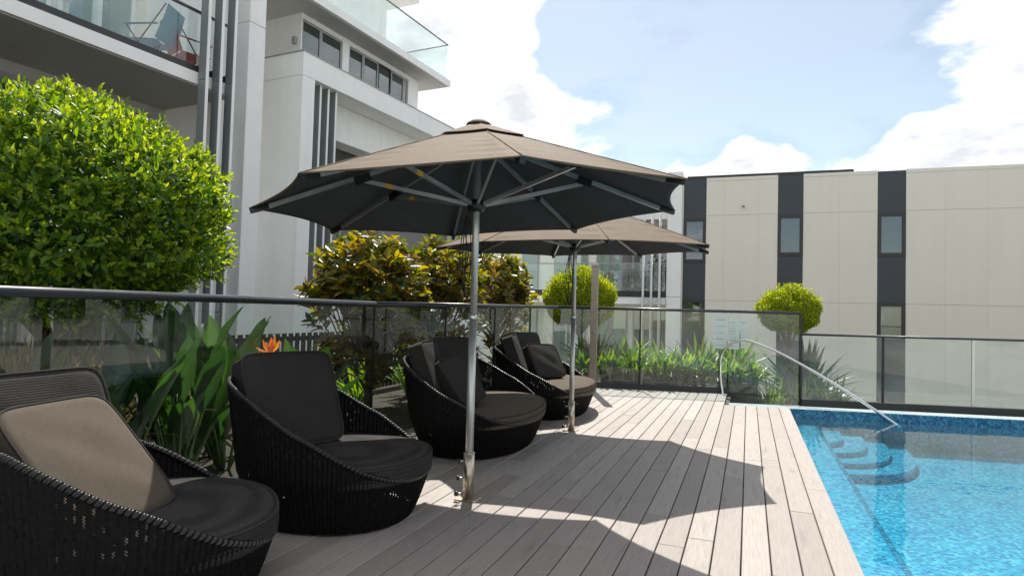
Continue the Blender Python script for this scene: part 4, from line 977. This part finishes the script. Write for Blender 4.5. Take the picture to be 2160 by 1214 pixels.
    for g in range(8):
        a = phase+g*math.pi/4; cs, sn = math.cos(a), math.sin(a)
        def L(r): return ZT-.03+(ZC-.015-(ZT-.03))*(r/RC)-.012
        rb = MB().bar(T((.05*cs, .05*sn, L(.05))), T(((RC-.095)*cs, (RC-.095)*sn, L(RC-.095))), .017, .028).build('rib', M['alu'], t)
        MB().bar(T(((RC-.115)*cs, (RC-.115)*sn, L(RC-.115))), T(((RC-.003)*cs, (RC-.003)*sn, L(RC-.01)+.006)), .026, .034).build('rib_end', M['black'], rb)
        MB().bar(T((.70*cs, .70*sn, L(.70)-.018)), T((.80*cs, .80*sn, L(.80)-.018)), .032, .055).build('bracket', M['black'], rb)
        st_ = MB().bar((.05*cs, .05*sn, 1.955), T((.75*cs, .75*sn, L(.75)-.028)), .016, .026).build('strut', M['alu'], t)
        if g in (4, 5, 6):
            p, q = Vector((.05*cs, .05*sn, 1.955)), Vector(T((.75*cs, .75*sn, L(.75)-.028)))
            MB().bar(p.lerp(q, .72), p.lerp(q, .79), .018, .0275).build('warning_sticker', M['yellow'], st_)
    # cord hanging by the pole
    pts = [(-.045+.012*math.sin(k*.9), -.035, 1.93-.035*k) for k in range(15)]
    MB().tube(pts, .0035, 5).build('pull_cord', M['rope'], t)
    for dx in (0, .03, .055):
        lp = [(-.05-dx*.8*math.sin(math.pi*k/10), -.04+.01*dx*k, 1.88-.055*k+.0*dx) for k in range(11)]+[(-.035+.02*math.sin(math.pi*k/10)-.0*dx, -.035, 1.33+.055*k) for k in range(11)]
        MB().tube(lp, .0033, 5).build('pull_cord', M['rope'], t)
    return t
umbrella((-1.722, 3.890, 0), .055, .015, R_(-13), 'near brown umbrella on a pole between the round chair and wide seat', 1.432)
umbrella((-1.755, 6.607, 0), .004, .045, R_(-19), 'far brown umbrella on a pole between the two wide seats', 1.485)
# ================================================================== POOL HANDRAIL, SHOWER POST
hr = empty('pool_handrail', (-.373, 10.915, 0)); tag(hr, 'polished steel handrail arching from the deck into the pool', 'handrail')
dd = Vector((2.225, -1.111)).normalized()
prof = [(0, 0), (-.03, .15), (-.05, .33), (-.055, .50), (-.03, .62), (.03, .72), (.11, .80), (.22, .86), (.34, .885), (.46, .875), (.62, .83), (.89, .735), (1.31, .54), (1.71, .34), (2.09, .125), (2.487, -.115), (2.56, -.16)]
hp = []
for i in range(len(prof)-1):                       # smooth the path
    p0, p1, p2, p3 = prof[max(i-1, 0)], prof[i], prof[i+1], prof[min(i+2, len(prof)-1)]
    for k in range(4):
        u = k/4; f = lambda c: .5*(2*p1[c]+(p2[c]-p0[c])*u+(2*p0[c]-5*p1[c]+4*p2[c]-p3[c])*u*u+(3*p1[c]-p0[c]-3*p2[c]+p3[c])*u**3)
        hp.append((dd.x*f(0), dd.y*f(0), f(1)))
MB().tube(hp, .0195, 14).build('tube', M['chrome'], hr)
MB().lathe([(.045, .001), (.045, .006), (.024, .015)], (0, 0, 0), 18).build('floor_flange', M['chrome'], hr)
sh = empty('shower_post', (-2.32, 10.02, 0)); tag(sh, 'tall flat brown metal shower post behind the sunlit wide seat', 'shower')
MB().box(-.055, .055, -.03, .03, 0, 2.04, .004).build('column', M['shower'], sh); MB().box(-.056, .056, -.0315, .031, 1.985, 1.99).build('joint', M['frame_dark'], sh)
MB().tube([(0, -.03, .955), (0, -.055, .955)], [.024, .02], 14).build('push_button', M['chrome'], sh)
# ================================================================== THINGS ON THE BALCONIES
def L2W(u, s, z): return (-9*math.cos(B)+u*math.cos(B)+s*math.sin(B), 9*math.sin(B)-u*math.sin(B)+s*math.cos(B), z)
def camp_chair(u, s, rz, mat, label):
    t = empty('camping_chair', L2W(u, s, 4.93), rz); tag(t, label, 'chair', 'folding chairs on the balcony')
    MB().add([(-.25, -.24, .42), (.25, -.24, .42), (.25, .24, .40), (-.25, .24, .40), (0, 0, .36)], [(0, 1, 4), (1, 2, 4), (2, 3, 4), (3, 0, 4)]).build('seat', M[mat], t)
    MB().add([(-.27, .24, .42), (.27, .24, .42), (.27, .36, .72), (-.27, .36, .72), (.25, .42, .96), (-.25, .42, .96), (0, .40, .70)], [(0, 1, 6), (0, 6, 3), (1, 2, 6), (3, 6, 5), (2, 4, 6), (4, 5, 6)]).build('backrest', M[mat], t)
    for x in (-1, 1):
        MB().add([(x*.27, -.22, .60), (x*.34, -.22, .60), (x*.34, .30, .62), (x*.27, .30, .62)], [(0, 1, 2, 3)]).build('armrest', M[mat], t)
        for (a, b) in (((x*.27, -.24, 0), (-x*.02, .20, .42)), ((x*.27, .22, 0), (x*.27, -.22, .62)), ((x*.27, -.24, .0), (x*.27, .40, .95))):
            MB().tube([a, b], .011, 6).build('leg', M['black'], t)
    return t
camp_chair(-.65, 6.45, R_(-70), 'fabric_blue', 'blue canvas folding chair behind the balcony glass')
camp_chair(-.55, 7.12, R_(160), 'fabric_red', 'red canvas folding chair behind the balcony glass near the grey fins')
ar = empty('white_table', L2W(-.75, 5.0, 4.93), -B); tag(ar, 'white metal table with slatted top behind the balcony glass', 'table')
for x in (-.35, .35):
    for y in (-.45, .45): MB().box(x-.025, x+.025, y-.025, y+.025, 0, .72).build('leg', M['white_metal'], ar)
for k in range(9): MB().box(-.38, .38, -.49+k*.11, -.41+k*.11, .72, .75).build('slat', M['white_metal'], ar)
def potted(x, y, z, h_, n, label):
    t = empty('potted_plant', (x, y, z)); tag(t, label, 'plant', 'potted plants on the far balcony')
    MB().lathe([(.001, 0), (.12, 0), (.16, .28), (.14, .28), (.13, .24), (.001, .24)], n=16).build('pot', M['terracotta'], t)
    d = unit(RNG.normal(size=(n, 3))); q = d*RNG.uniform(.3, 1, (n, 1))*np.array([.32, .25, h_/2])+np.array([0, 0, .3+h_/2])
    leaves('foliage', q, unit(d+RNG.normal(size=d.shape)*.7), unit(RNG.normal(size=d.shape)+np.array([0, 0, 1])), np.full(n, .12), np.full(n, .06), M['farleaf'], t)
potted(-4.75, 22.5, 1.85, .55, 260, 'small bushy potted plant on the far balcony beside the partition')
potted(-3.95, 22.5, 1.85, .65, 300, 'spreading potted plant on the far balcony behind the thin poles')
potted(-3.0, 22.6, 1.85, 1.2, 420, 'tall potted plant on the far balcony next to the white column')
